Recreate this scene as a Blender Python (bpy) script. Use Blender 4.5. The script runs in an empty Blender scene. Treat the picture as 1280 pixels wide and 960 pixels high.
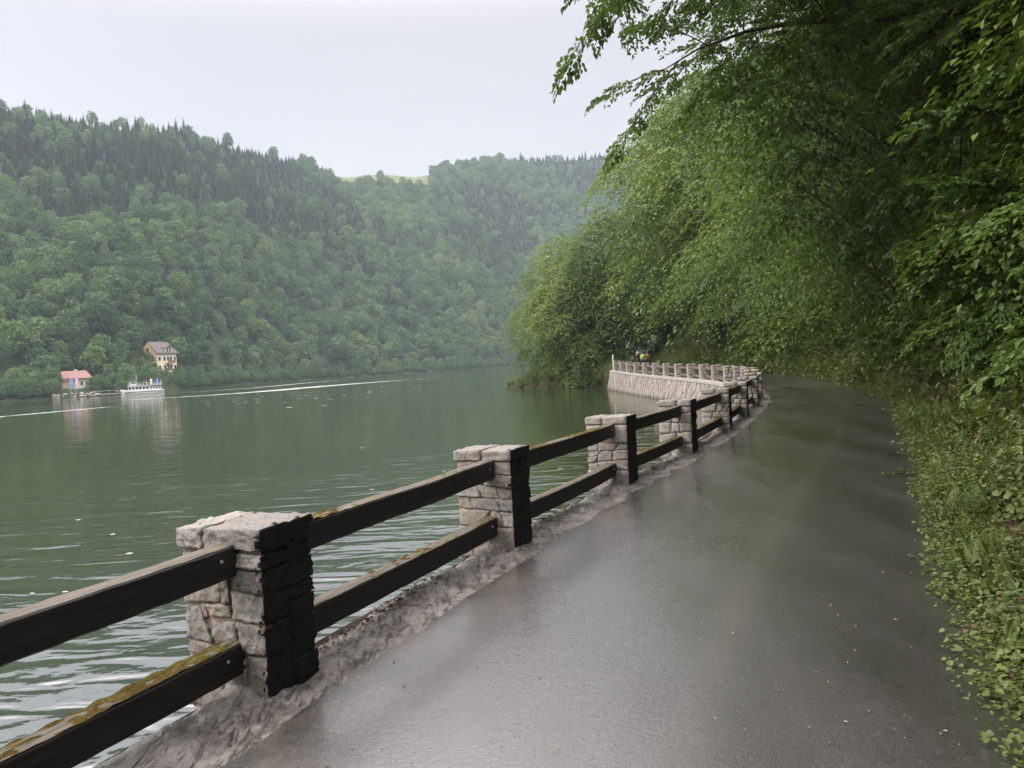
import bpy, bmesh, math, random
import numpy as np
from mathutils import Vector, Matrix, noise as mnoise

rng = np.random.default_rng(7)
random.seed(7)
S = bpy.context.scene
COL = S.collection

# ------------------------------------------------------------------ camera
F_PX = 940.0
EYE = 1.65
ROLL = -math.atan(0.052)
PITCH = math.atan(27 * math.cos(ROLL) / F_PX)
cam_d = bpy.data.cameras.new('camera')
cam_d.sensor_width = 36.0
cam_d.lens = 36.0 * F_PX / 1280.0
cam_d.clip_start = 0.05
cam_d.clip_end = 6000
cam = bpy.data.objects.new('camera', cam_d)
COL.objects.link(cam)
cam.matrix_world = Matrix.Translation((0, 0, EYE)) @ (Matrix.Rotation(math.pi / 2 - PITCH, 4, 'X') @ Matrix.Rotation(ROLL, 4, 'Z'))
S.camera = cam

# ------------------------------------------------------------------ world (overcast daylight)
SUN_EL, SUN_AZ = math.radians(36), math.radians(-100)      # azimuth measured from +Y towards +X
W = bpy.data.worlds.new('World'); S.world = W; W.use_nodes = True
nt = W.node_tree; nt.nodes.clear()
def wn(t, **k):
    n = nt.nodes.new(t)
    for a, b in k.items(): setattr(n, a, b)
    return n
sky = wn('ShaderNodeTexSky', sky_type='NISHITA', sun_disc=False)
sky.sun_elevation = SUN_EL; sky.sun_rotation = SUN_AZ
sky.air_density = 1.0; sky.dust_density = 4.0
bg1 = wn('ShaderNodeBackground'); bg1.inputs[1].default_value = 0.045
nt.links.new(sky.outputs[0], bg1.inputs[0])
# cloud deck: brighter towards the zenith, as an overcast sky is
tc = wn('ShaderNodeTexCoord'); sx = wn('ShaderNodeSeparateXYZ')
nt.links.new(tc.outputs['Generated'], sx.inputs[0])
mr = wn('ShaderNodeMapRange'); mr.interpolation_type = 'SMOOTHSTEP'; mr.inputs[1].default_value = 0.39; mr.inputs[2].default_value = 0.78
mr.inputs[3].default_value = 0.37; mr.inputs[4].default_value = 3.2
nt.links.new(sx.outputs[2], mr.inputs[0])
cn = wn('ShaderNodeTexNoise'); cn.inputs['Scale'].default_value = 2.2; cn.inputs['Detail'].default_value = 4; cn.inputs['Roughness'].default_value = 0.45
mp = wn('ShaderNodeMapping'); mp.inputs['Scale'].default_value = (1, 1, 2.5)
nt.links.new(tc.outputs['Generated'], mp.inputs[0]); nt.links.new(mp.outputs[0], cn.inputs[0])
mr2 = wn('ShaderNodeMapRange'); mr2.inputs[1].default_value = 0.3; mr2.inputs[2].default_value = 0.7
mr2.inputs[3].default_value = 0.95; mr2.inputs[4].default_value = 1.05
nt.links.new(cn.outputs[0], mr2.inputs[0])
mul = wn('ShaderNodeMath', operation='MULTIPLY')
nt.links.new(mr.outputs[0], mul.inputs[0]); nt.links.new(mr2.outputs[0], mul.inputs[1])
bg2 = wn('ShaderNodeBackground'); bg2.inputs[0].default_value = (1.0, 0.905, 0.885, 1)
nt.links.new(mul.outputs[0], bg2.inputs[1])
add = wn('ShaderNodeAddShader'); wo = wn('ShaderNodeOutputWorld')
nt.links.new(bg1.outputs[0], add.inputs[0]); nt.links.new(bg2.outputs[0], add.inputs[1]); nt.links.new(add.outputs[0], wo.inputs[0])

sd = bpy.data.lights.new('sun', 'SUN'); sd.energy = 1.5; sd.angle = math.radians(30); sd.color = (1, .96, .9)
so = bpy.data.objects.new('sun', sd); COL.objects.link(so)
sdir = Vector((math.sin(SUN_AZ) * math.cos(SUN_EL), math.cos(SUN_AZ) * math.cos(SUN_EL), math.sin(SUN_EL)))
so.rotation_euler = sdir.to_track_quat('Z', 'Y').to_euler(); so.location = (-30, -10, 60)

S.view_settings.view_transform = 'Standard'; S.view_settings.look = 'None'
S.view_settings.exposure = 0.68; S.view_settings.gamma = 1.0
S.render.engine = 'CYCLES'
cy = S.cycles
cy.max_bounces = 7; cy.diffuse_bounces = 3; cy.glossy_bounces = 3; cy.transmission_bounces = 4
cy.transparent_max_bounces = 8; cy.volume_bounces = 0
cy.use_denoising = True
cy.caustics_reflective = False; cy.caustics_refractive = False

# ------------------------------------------------------------------ materials
def lin(c):
    return tuple(c) + (1.0,) if len(c) == 3 else tuple(c)

class NT:
    """small helper to write node trees"""
    def __init__(s, name):
        s.m = bpy.data.materials.new(name); s.m.use_nodes = True
        s.t = s.m.node_tree; s.t.nodes.clear()
        s.out = s.n('ShaderNodeOutputMaterial')
        s._pos = None
    def n(s, t, **k):
        x = s.t.nodes.new(t)
        for a, b in k.items(): setattr(x, a, b)
        return x
    def l(s, a, b): s.t.links.new(a, b)
    def pos(s):
        if s._pos is None: s._pos = s.n('ShaderNodeNewGeometry').outputs['Position']
        return s._pos
    def objpos(s): return s.n('ShaderNodeTexCoord').outputs['Object']
    def mapped(s, src, scale=(1, 1, 1), rot=(0, 0, 0), loc=(0, 0, 0)):
        m = s.n('ShaderNodeMapping'); m.inputs['Scale'].default_value = scale
        m.inputs['Rotation'].default_value = rot; m.inputs['Location'].default_value = loc
        s.l(src, m.inputs[0]); return m.outputs[0]
    def noise(s, scale, detail=4, rough=.55, src=None, dist=0.0):
        x = s.n('ShaderNodeTexNoise'); x.inputs['Scale'].default_value = scale
        x.inputs['Detail'].default_value = detail; x.inputs['Roughness'].default_value = rough
        x.inputs['Distortion'].default_value = dist
        s.l(src if src is not None else s.pos(), x.inputs['Vector']); return x.outputs[0]
    def voro(s, scale, feature='F1', src=None, out=0):
        x = s.n('ShaderNodeTexVoronoi'); x.feature = feature; x.inputs['Scale'].default_value = scale
        s.l(src if src is not None else s.pos(), x.inputs['Vector']); return x.outputs[out]
    def rng(s, v, a, b, c=0.0, d=1.0, smooth=False):
        x = s.n('ShaderNodeMapRange')
        if smooth: x.interpolation_type = 'SMOOTHSTEP'
        for i, q in enumerate((a, b, c, d)): x.inputs[i + 1].default_value = q
        s.l(v, x.inputs[0]); return x.outputs[0]
    def math(s, op, a, b=None, clamp=False):
        x = s.n('ShaderNodeMath', operation=op); x.use_clamp = clamp
        for i, q in enumerate((a, b)):
            if q is None: continue
            if isinstance(q, (int, float)): x.inputs[i].default_value = q
            else: s.l(q, x.inputs[i])
        return x.outputs[0]
    def mix(s, f, a, b):
        x = s.n('ShaderNodeMix', data_type='RGBA')
        for i, q in ((0, f), (6, a), (7, b)):
            if isinstance(q, (int, float)): x.inputs[i].default_value = q
            elif isinstance(q, (tuple, list)): x.inputs[i].default_value = lin(q)
            else: s.l(q, x.inputs[i])
        return x.outputs[2]
    def ramp(s, v, stops):
        x = s.n('ShaderNodeValToRGB'); e = x.color_ramp.elements
        while len(e) < len(stops): e.new(0.5)
        for el, (p, c) in zip(e, stops): el.position = p; el.color = lin(c)
        s.l(v, x.inputs[0]); return x.outputs[0]
    def bump(s, h, strength=.5, dist=.02, normal=None):
        x = s.n('ShaderNodeBump'); x.inputs['Strength'].default_value = strength; x.inputs['Distance'].default_value = dist
        s.l(h, x.inputs['Height'])
        if normal is not None: s.l(normal, x.inputs['Normal'])
        return x.outputs[0]
    def attr(s, name):
        x = s.n('ShaderNodeAttribute'); x.attribute_name = name; return x.outputs['Fac']
    def rand(s): return s.n('ShaderNodeObjectInfo').outputs['Random']
    def island(s): return s.n('ShaderNodeNewGeometry').outputs['Random Per Island']
    def up(s):
        g = s.n('ShaderNodeNewGeometry'); x = s.n('ShaderNodeSeparateXYZ'); s.l(g.outputs['Normal'], x.inputs[0]); return x.outputs[2]
    def bsdf(s, col, rough=.8, spec=.5, metal=0.0, normal=None, **k):
        b = s.n('ShaderNodeBsdfPrincipled')
        for nm, q in (('Base Color', col), ('Roughness', rough), ('Specular IOR Level', spec), ('Metallic', metal)):
            if isinstance(q, (int, float)): b.inputs[nm].default_value = q
            elif isinstance(q, (tuple, list)): b.inputs[nm].default_value = lin(q)
            else: s.l(q, b.inputs[nm])
        for nm, q in k.items(): b.inputs[nm.replace('_', ' ')].default_value = q
        if normal is not None: s.l(normal, b.inputs['Normal'])
        return b.outputs[0]
    def done(s, sh): s.l(sh, s.out.inputs[0]); return s.m

MAT = {}
def plain(name, col, rough=.7, var=.12, scale=6.0, metal=0.0, spec=.5, bump=0.0):
    n = NT(name)
    f = n.noise(scale, 5, .6)
    c = n.mix(n.rng(f, .3, .7), tuple(x * (1 - var) for x in col), tuple(min(1, x * (1 + var)) for x in col))
    nb = n.bump(n.noise(scale * 5, 4, .6), bump, .01) if bump else None
    MAT[name] = n.done(n.bsdf(c, rough, spec, metal, nb)); return MAT[name]

def leaf_mat(name, stops, rough=.45, trans=.3, patch=.75, spec=.4, isl=True, patch_amt=.55):
    """stops: colours from dark to light; mixes per-object, per-leaf and patchy variation"""
    n = NT(name)
    r = n.rand()
    pn = n.noise(patch, 3, .6)
    v = n.math('ADD', n.math('MULTIPLY', r, .38), n.math('MULTIPLY', n.rng(pn, .3, .7), .37))
    if isl: v = n.math('ADD', v, n.math('MULTIPLY', n.island(), .25))
    else: v = n.math('ADD', v, n.math('MULTIPLY', n.rng(n.noise(patch * 12, 2, .6), .3, .7), .25))
    v = n.math('ADD', v, n.math('MULTIPLY', n.attr('tint'), .30))
    c = n.ramp(v, stops)
    b = n.bsdf(c, rough, spec)
    t = n.n('ShaderNodeBsdfTranslucent')
    tcol = n.mix(.35, c, (.20, .30, .03)); n.l(tcol, t.inputs[0])
    m = n.n('ShaderNodeMixShader'); m.inputs[0].default_value = trans
    n.l(b, m.inputs[1]); n.l(t.outputs[0], m.inputs[2])
    MAT[name] = n.done(m.outputs[0]); return MAT[name]

leaf_mat('leaf_near', [(.1, (.035, .075, .018)), (.45, (.065, .125, .028)), (.75, (.11, .185, .036)), (.95, (.17, .235, .045))], trans=.36)
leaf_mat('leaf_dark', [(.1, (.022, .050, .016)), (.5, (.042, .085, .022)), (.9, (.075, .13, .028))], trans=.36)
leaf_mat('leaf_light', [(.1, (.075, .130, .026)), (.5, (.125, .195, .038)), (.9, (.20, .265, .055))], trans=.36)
leaf_mat('leaf_bank', [(.1, (.055, .085, .026)), (.35, (.095, .135, .038)), (.7, (.15, .19, .05)), (1, (.24, .24, .08))], patch=.8, trans=.35)
leaf_mat('leaf_dry', [(.0, (.045, .027, .018)), (.5, (.10, .06, .036)), (1, (.20, .14, .08))], trans=.05, patch=3)
leaf_mat('forest_broadleaf', [(.15, (.030, .070, .036)), (.4, (.080, .148, .070)), (.65, (.135, .215, .085)), (.9, (.22, .285, .10))], rough=.75, trans=.2, patch=.02, spec=.15, isl=True)
leaf_mat('forest_pale', [(.1, (.09, .16, .05)), (.5, (.13, .205, .065)), (.9, (.17, .24, .075))], rough=.75, trans=.2, patch=.05, spec=.15)
leaf_mat('forest_deep', [(.1, (.028, .065, .035)), (.5, (.045, .095, .045)), (.9, (.07, .13, .055))], rough=.75, trans=.2, patch=.05, spec=.15)
leaf_mat('forest_conifer', [(.1, (.040, .085, .055)), (.5, (.065, .125, .070)), (.9, (.11, .175, .075))], rough=.8, trans=.05, patch=.015, spec=.15, isl=True)

n = NT('bark')
b1 = n.noise(9, 6, .65, n.mapped(n.objpos(), (3, 3, .5)))
MAT['bark'] = n.done(n.bsdf(n.ramp(b1, [(.3, (.025, .02, .015)), (.55, (.07, .06, .045)), (.75, (.11, .10, .075))]), .85, .3, 0, n.bump(b1, .7, .03)))

# stone; pillar faces towards the road take a near-black material instead
def stone_mat(name, cols, bscale=1.0):
    n = NT(name)
    r = n.rand(); p = n.pos()
    a = n.noise(7 * bscale, 6, .65, p); b = n.noise(38 * bscale, 6, .7, p); c = n.noise(160 * bscale, 4, .6, p)
    base = n.ramp(r, [(0, cols[0]), (.35, cols[1]), (.65, cols[2]), (1, cols[3])])
    x = n.mix(n.rng(a, .35, .7), base, n.mix(.5, base, (.20, .14, .09)))
    x = n.mix(n.rng(b, .50, .66), x, n.mix(.75, x, (.07, .055, .045)))
    x = n.mix(n.rng(n.noise(11, 3, .6, n.mapped(p, (1, 1, 1), (0, 0, 0), (5, 3, 1))), .55, .68, 0, .7), x, (.42, .26, .15))
    x = n.mix(n.rng(c, .5, .75, 0, .6), x, (.60, .57, .54))
    if name == 'wall_stone':      # damp, weedy band at the waterline
        sz = n.n('ShaderNodeSeparateXYZ'); n.l(p, sz.inputs[0]); wl = n.rng(n.math('ADD', sz.outputs[2], n.math('MULTIPLY', a, .35)), -1.22, -1.42)
        x = n.mix(n.math('MULTIPLY', wl, .75), x, (.075, .075, .045))
    rough = n.rng(a, .3, .7, .38, .75)
    h = n.math('ADD', n.math('MULTIPLY', b, .7), n.math('MULTIPLY', c, .3))
    MAT[name] = n.done(n.bsdf(x, rough, .5, 0, n.bump(h, 1.0, .035)))
stone_mat('wall_mortar', [(.36, .33, .31), (.36, .33, .31), (.40, .37, .34), (.40, .37, .34)])
stone_mat('pillar_stone', [(.31, .315, .31), (.43, .395, .34), (.25, .26, .265), (.52, .515, .49)])
stone_mat('wall_stone', [(.34, .325, .31), (.43, .41, .39), (.27, .26, .25), (.50, .48, .46)])
stone_mat('mortar', [(.27, .245, .22), (.27, .245, .22), (.30, .27, .25), (.30, .27, .25)])
stone_mat('bank_rock', [(.30, .30, .28), (.40, .38, .35), (.26, .25, .23), (.44, .43, .40)])

n = NT('road_side_black')  # near-black material for the road-facing pillar faces
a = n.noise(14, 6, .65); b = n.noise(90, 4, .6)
MAT['road_side_black'] = n.done(n.bsdf(n.mix(n.rng(a, .58, .74), (.006, .008, .009), (.020, .021, .020)), .65, .3, 0, n.bump(n.math('ADD', a, n.math('MULTIPLY', b, .4)), .6, .01)))

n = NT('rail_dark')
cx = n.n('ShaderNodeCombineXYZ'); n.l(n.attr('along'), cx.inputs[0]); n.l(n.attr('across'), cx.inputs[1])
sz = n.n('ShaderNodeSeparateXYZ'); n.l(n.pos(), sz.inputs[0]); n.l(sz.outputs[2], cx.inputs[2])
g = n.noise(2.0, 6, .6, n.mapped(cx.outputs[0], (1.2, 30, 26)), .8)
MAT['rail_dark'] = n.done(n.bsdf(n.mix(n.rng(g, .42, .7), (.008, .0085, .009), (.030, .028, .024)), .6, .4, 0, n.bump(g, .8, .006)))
n = NT('rail_wood')       # weathered top of the rails, with grain along the rail and some moss
lo = n.attr('along'); la = n.attr('across')
cx = n.n('ShaderNodeCombineXYZ'); n.l(lo, cx.inputs[0]); n.l(la, cx.inputs[1]); n.l(n.rand(), cx.inputs[2])
v = n.mapped(cx.outputs[0], (1.6, 34, 9))
g = n.noise(2.2, 6, .6, v, 1.2)
big = n.noise(2.1, 5, .6)
col = n.ramp(g, [(.3, (.045, .036, .027)), (.5, (.115, .098, .078)), (.7, (.22, .195, .16))])
moss = n.math('MULTIPLY', n.rng(big, .50, .60), n.rng(n.noise(40, 4, .6), .35, .6))
col = n.mix(n.math('MULTIPLY', moss, .6), col, (.14, .125, .045))
MAT['rail_wood'] = n.done(n.bsdf(col, .6, .4, 0, n.bump(n.math('ADD', g, moss), .6, .012)))

n = NT('moss')
a = n.noise(60, 4, .6); b = n.noise(5, 3, .6)
MAT['moss'] = n.done(n.bsdf(n.mix(n.rng(b, .35, .65), n.mix(a, (.04, .028, .010), (.12, .085, .024)), n.mix(a, (.05, .045, .015), (.19, .155, .035))), .95, .1, 0, n.bump(a, 1, .02)))

n = NT('wet_asphalt')
lat = n.attr('lat'); p = n.pos()
fine = n.noise(150, 3, .7, p); mid = n.noise(34, 5, .6, p); big = n.noise(.55, 5, .6, p, .6); patch = n.noise(2.2, 6, .62, p, .4)
al = n.noise(1.3, 4, .55, n.mapped(p, (1.0, .16, 1), (0, 0, .42)))
col = n.mix(n.rng(patch, .35, .7), (.015, .0145, .0135), (.027, .026, .024))
col = n.mix(n.rng(fine, .50, .70), col, (.10, .096, .088))
col = n.mix(n.rng(fine, .46, .34), col, (.012, .011, .010))
# pale worn line along the middle
line = n.math('SUBTRACT', 1.0, n.rng(n.math('ABSOLUTE', n.math('SUBTRACT', lat, .58)), .0, .07, 0, 1, True))
col = n.mix(n.math('MULTIPLY', line, .22), col, (.09, .083, .075))
# sandy dirt near the fence
dirt = n.math('MULTIPLY', n.rng(lat, .20, .0, 0, 1), n.rng(patch, .42, .62))
col = n.mix(n.math('MULTIPLY', dirt, .6), col, (.13, .105, .085))
wet = n.math('ADD', n.math('MULTIPLY', n.rng(al, .3, .7), .75), n.math('MULTIPLY', n.rng(big, .3, .7), .25))
rough = n.math('ADD', n.rng(wet, .1, .9, .30, .17), n.math('MULTIPLY', n.rng(mid, .4, .7), .06))
rough = n.math('ADD', rough, n.rng(lat, .35, .8, 0, .08))
h = n.math('ADD', n.math('MULTIPLY', fine, .5), n.math('MULTIPLY', mid, .5))
ab = n.bsdf(col, rough, 1.0, 0, n.bump(h, .7, .005), IOR=1.9, Coat_Roughness=.16, Coat_IOR=1.5)
n.l(n.rng(wet, .25, .75, .25, .8), ab.node.inputs['Coat Weight'])
MAT['wet_asphalt'] = n.done(ab)

n = NT('puddle')
MAT['puddle'] = n.done(n.bsdf((.45, .45, .46), .2, 1.0, 0, n.bump(n.noise(8, 2, .5), .03, .01), IOR=2.2))

n = NT('ledge')
a = n.noise(4.5, 7, .65); b = n.noise(26, 6, .7); c = n.noise(130, 4, .6)
col = n.ramp(a, [(.3, (.10, .088, .078)), (.48, (.235, .22, .21)), (.7, (.38, .365, .35))])
col = n.mix(n.rng(b, .5, .68), col, n.mix(.65, col, (.06, .048, .04)))
h = n.math('ADD', n.math('MULTIPLY', b, .8), n.math('MULTIPLY', c, .25))
vv = n.noise(6.5, 8, .72, n.mapped(n.pos(), (2.2, .55, 1.5), (0, 0, .42)), 1.8)
col = n.mix(n.rng(vv, .50, .40), col, (.045, .035, .030))
col = n.mix(n.rng(vv, .60, .72), col, (.42, .40, .385))
MAT['ledge'] = n.done(n.bsdf(col, n.rng(a, .35, .6, .14, .36), 1.0, 0, n.bump(n.math('ADD', n.math('MULTIPLY', h, .5), vv), .9, .04)))

n = NT('water')
p = n.pos()
cam_dist = n.n('ShaderNodeVectorMath', operation='LENGTH'); n.l(p, cam_dist.inputs[0])
d = cam_dist.outputs['Value']
w1 = n.noise(.95, 2, .45, n.mapped(p, (.62, 1.75, 1), (0, 0, .12)), .5)
w2 = n.noise(3.6, 3, .5, n.mapped(p, (1.0, 1.6, 1), (0, 0, .2)))
w3 = n.noise(.11, 2, .5)
gust = n.noise(.035, 3, .55, n.mapped(p, (1, 1.6, 1)))
calm = n.rng(gust, .38, .62, .45, 1.0)
h = n.math('ADD', n.math('MULTIPLY', w1, 1.0), n.math('MULTIPLY', w2, .10))
h = n.math('MULTIPLY', h, calm)
col = n.mix(n.rng(w3, .3, .7), (.022, .032, .016), (.028, .039, .020))
bn = n.n('ShaderNodeBump'); bn.inputs['Distance'].default_value = .105
n.l(n.rng(d, 10, 36, 1.3, .28), bn.inputs['Strength']); n.l(h, bn.inputs['Height'])
MAT['water'] = n.done(n.bsdf(col, n.rng(d, 20, 200, .015, .06), 1.0, 0, bn.outputs[0], IOR=2.8))

n = NT('foam')  # pale colour paints in sky reflected by wake ripples; foam on the dotted line
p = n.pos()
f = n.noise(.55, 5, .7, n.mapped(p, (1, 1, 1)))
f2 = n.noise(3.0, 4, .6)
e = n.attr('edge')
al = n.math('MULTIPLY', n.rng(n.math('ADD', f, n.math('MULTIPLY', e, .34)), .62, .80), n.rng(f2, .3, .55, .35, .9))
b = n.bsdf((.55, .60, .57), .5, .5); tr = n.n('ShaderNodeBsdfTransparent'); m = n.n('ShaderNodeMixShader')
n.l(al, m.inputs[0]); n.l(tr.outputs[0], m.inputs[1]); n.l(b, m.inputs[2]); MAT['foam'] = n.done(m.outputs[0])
plain('fleck', (.50, .53, .50), .6)

n = NT('forest_floor')
a = n.noise(.02, 5, .6); b = n.noise(.6, 5, .6)
col = n.mix(n.rng(b, .3, .7), (.020, .036, .016), (.040, .060, .024))
MAT['forest_floor'] = n.done(n.bsdf(col, .95, .1))
n = NT('meadow')
b = n.noise(.05, 5, .6)
MAT['meadow'] = n.done(n.bsdf(n.mix(n.rng(b, .3, .7), (.095, .12, .05), (.13, .14, .065)), .95, .1))
n = NT('bank_soil')
a = n.noise(3, 6, .65); b = n.noise(28, 5, .65)
col = n.mix(n.rng(a, .38, .62), (.045, .030, .020), (.03, .042, .016))
col = n.mix(n.rng(b, .5, .7), col, (.10, .065, .042))
MAT['bank_soil'] = n.done(n.bsdf(col, .9, .2, 0, n.bump(b, 1, .05)))

for nm, c, r in (('house_yellow', (.80, .64, .34), .85), ('house_cream', (.82, .74, .54), .85), ('house_white', (.62, .59, .52), .8),
                 ('roof_grey', (.13, .115, .12), .8), ('roof_mauve', (.115, .095, .095), .8), ('roof_red', (.24, .13, .115), .8), ('wood_brown', (.22, .11, .06), .8),
                 ('house_orange', (.42, .33, .22), .85), ('glass_dark', (.03, .04, .05), .15), ('paint_white', (.78, .78, .76), .45),
                 ('paint_dark', (.05, .055, .06), .5), ('deck_grey', (.32, .32, .31), .7), ('flag_blue', (.16, .36, .72), .8),
                 ('flag_pink', (.72, .52, .60), .8), ('flag_white', (.8, .8, .8), .8), ('pole_metal', (.5, .5, .5), .4), ('curb_pale', (.30, .285, .27), .8),
                 ('skin', (.50, .30, .22), .6), ('cloth_black', (.015, .016, .02), .9), ('cloth_navy', (.03, .04, .10), .9), ('cloth_neon', (.42, .75, .10), .8),
                 ('cloth_teal', (.25, .60, .58), .8), ('cloth_orange', (.70, .22, .08), .8), ('cloth_grey', (.18, .18, .19), .9), ('hair', (.03, .02, .015), .8),
                 ('cloth_brown', (.09, .06, .04), .9), ('dry_stem', (.28, .22, .14), .9), ('fall_leaf', (.19, .18, .11), .7)):
    plain(nm, c, r, .10, 2.0)

# ------------------------------------------------------------------ mesh helpers
def link(o, parent=None):
    COL.objects.link(o)
    if parent is not None: o.parent = parent
    return o

def tag(o, label=None, cat=None, group=None, kind=None):
    if label: o['label'] = label
    if cat: o['category'] = cat
    if group: o['group'] = group
    if kind: o['kind'] = kind
    return o

def empty(name, loc, rz=0, **k):
    o = bpy.data.objects.new(name, None); link(o); o.location = loc; o.rotation_euler = (0, 0, rz); o.empty_display_size = .3
    return tag(o, **k)

def np_mesh(name, V, F, mats, midx=None, smooth=False, attrs=None):
    """V (n,3); F a (m,k) array or a list of such arrays"""
    V = np.asarray(V, dtype=np.float32)
    Fs = [np.asarray(f, dtype=np.int32) for f in (F if isinstance(F, list) else [F]) if len(f)]
    me = bpy.data.meshes.new(name)
    me.vertices.add(len(V)); me.vertices.foreach_set('co', V.ravel())
    nl = sum(f.size for f in Fs); nf = sum(len(f) for f in Fs)
    me.loops.add(nl); me.polygons.add(nf)
    me.loops.foreach_set('vertex_index', np.concatenate([f.ravel() for f in Fs]))
    tot = np.concatenate([np.full(len(f), f.shape[1], np.int32) for f in Fs])
    st = np.concatenate([[0], np.cumsum(tot)[:-1]]).astype(np.int32)
    me.polygons.foreach_set('loop_start', st)
    try: me.polygons.foreach_set('loop_total', tot)
    except Exception: pass
    for m in (mats if isinstance(mats, (list, tuple)) else [mats]): me.materials.append(MAT[m] if isinstance(m, str) else m)
    if midx is not None: me.polygons.foreach_set('material_index', np.asarray(midx, np.int32))
    me.polygons.foreach_set('use_smooth', np.full(nf, smooth))
    if attrs:
        for k, a in attrs.items():
            at = me.attributes.new(k, 'FLOAT', 'POINT'); at.data.foreach_set('value', np.asarray(a, np.float32))
    me.update(calc_edges=True); me.validate()
    return me

def np_obj(name, V, F, mats, parent=None, **k):
    o = bpy.data.objects.new(name, np_mesh(name, V, F, mats, **k)); return link(o, parent)

class MB:
    """collects simple solids and builds them as one mesh"""
    def __init__(s): s.v = []; s.f = []; s.m = []; s.k = 0
    def add(s, V, F, m=0):
        for f in F: s.f.append(tuple(i + s.k for i in f)); s.m.append(m)
        s.v += [tuple(p) for p in V]; s.k += len(V); return s
    def box(s, c, d, rz=0, m=0, top=(1, 1)):
        hx, hy, hz = d[0] / 2, d[1] / 2, d[2] / 2; ca, sa = math.cos(rz), math.sin(rz); V = []
        for z in (-1, 1):
            fx, fy = (top if z > 0 else (1, 1))
            for x, y in ((-1, -1), (1, -1), (1, 1), (-1, 1)):
                X, Y = x * hx * fx, y * hy * fy
                V.append((c[0] + X * ca - Y * sa, c[1] + X * sa + Y * ca, c[2] + z * hz))
        return s.add(V, [(3, 2, 1, 0), (4, 5, 6, 7), (0, 1, 5, 4), (1, 2, 6, 5), (2, 3, 7, 6), (3, 0, 4, 7)], m)
    def tube(s, pts, r, n=6, m=0, cap=True):
        pts = [Vector(p) for p in pts]; rs = r if isinstance(r, (list, tuple)) else [r] * len(pts); V = []; F = []
        for i, p in enumerate(pts):
            t = (pts[min(i + 1, len(pts) - 1)] - pts[max(i - 1, 0)]).normalized()
            a = t.orthogonal().normalized() if i == 0 else (a - t * a.dot(t)).normalized()
            b = t.cross(a)
            for k in range(n):
                g = 2 * math.pi * k / n; V.append(p + (a * math.cos(g) + b * math.sin(g)) * rs[i])
        for i in range(len(pts) - 1):
            for k in range(n):
                q = (k + 1) % n; F.append((i * n + k, i * n + q, (i + 1) * n + q, (i + 1) * n + k))
        if cap: F += [tuple(range(n))[::-1], tuple((len(pts) - 1) * n + k for k in range(n))]
        return s.add(V, F, m)
    def prism(s, poly, axis_o, ax, ay, az, m=0):
        """poly in (ax, ay) plane, extruded along az"""
        o = Vector(axis_o); ax, ay, az = Vector(ax), Vector(ay), Vector(az); n = len(poly)
        V = [o + ax * p[0] + ay * p[1] for p in poly] + [o + ax * p[0] + ay * p[1] + az for p in poly]
        F = [tuple(range(n))[::-1], tuple(range(n, 2 * n))] + [(i, (i + 1) % n, n + (i + 1) % n, n + i) for i in range(n)]
        return s.add(V, F, m)
    def ball(s, c, r, m=0, nu=8, nv=6):
        V = []; F = []; rr = r if isinstance(r, (tuple, list)) else (r, r, r)
        for j in range(nv + 1):
            th = math.pi * j / nv
            for i in range(nu):
                ph = 2 * math.pi * i / nu
                V.append((c[0] + rr[0] * math.sin(th) * math.cos(ph), c[1] + rr[1] * math.sin(th) * math.sin(ph), c[2] + rr[2] * math.cos(th)))
        for j in range(nv):
            for i in range(nu): F.append((j * nu + i, (j + 1) * nu + i, (j + 1) * nu + (i + 1) % nu, j * nu + (i + 1) % nu))
        return s.add(V, F, m)
    def build(s, name, mats, parent=None, smooth=False):
        me = bpy.data.meshes.new(name); me.from_pydata([tuple(v) for v in s.v], [], s.f)
        for m in (mats if isinstance(mats, (list, tuple)) else [mats]): me.materials.append(MAT[m])
        me.polygons.foreach_set('material_index', s.m); me.polygons.foreach_set('use_smooth', [smooth] * len(s.f)); me.update()
        return link(bpy.data.objects.new(name, me), parent)

# vectorised value noise
_P = rng.permutation(4096)
def _h(ix, iy): return (_P[(_P[ix & 4095] + iy) & 4095] / 4095.0)
def vnoise(x, y):
    x = np.asarray(x, float); y = np.asarray(y, float)
    ix = np.floor(x).astype(int); iy = np.floor(y).astype(int); fx = x - ix; fy = y - iy
    fx = fx * fx * (3 - 2 * fx); fy = fy * fy * (3 - 2 * fy)
    return (_h(ix, iy) * (1 - fx) + _h(ix + 1, iy) * fx) * (1 - fy) + (_h(ix, iy + 1) * (1 - fx) + _h(ix + 1, iy + 1) * fx) * fy
def fbm(x, y, o=4):
    s = 0; a = .5; t = 0
    for i in range(o): s = s + a * vnoise(x * 2 ** i + 17.3 * i, y * 2 ** i + 5.1 * i); t += a; a *= .5
    return s / t

def sstep(a, b, x):
    t = np.clip((np.asarray(x, float) - a) / (b - a), 0, 1); return t * t * (3 - 2 * t)

def road_z(y): return .5 * sstep(50, 100, y)

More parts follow.
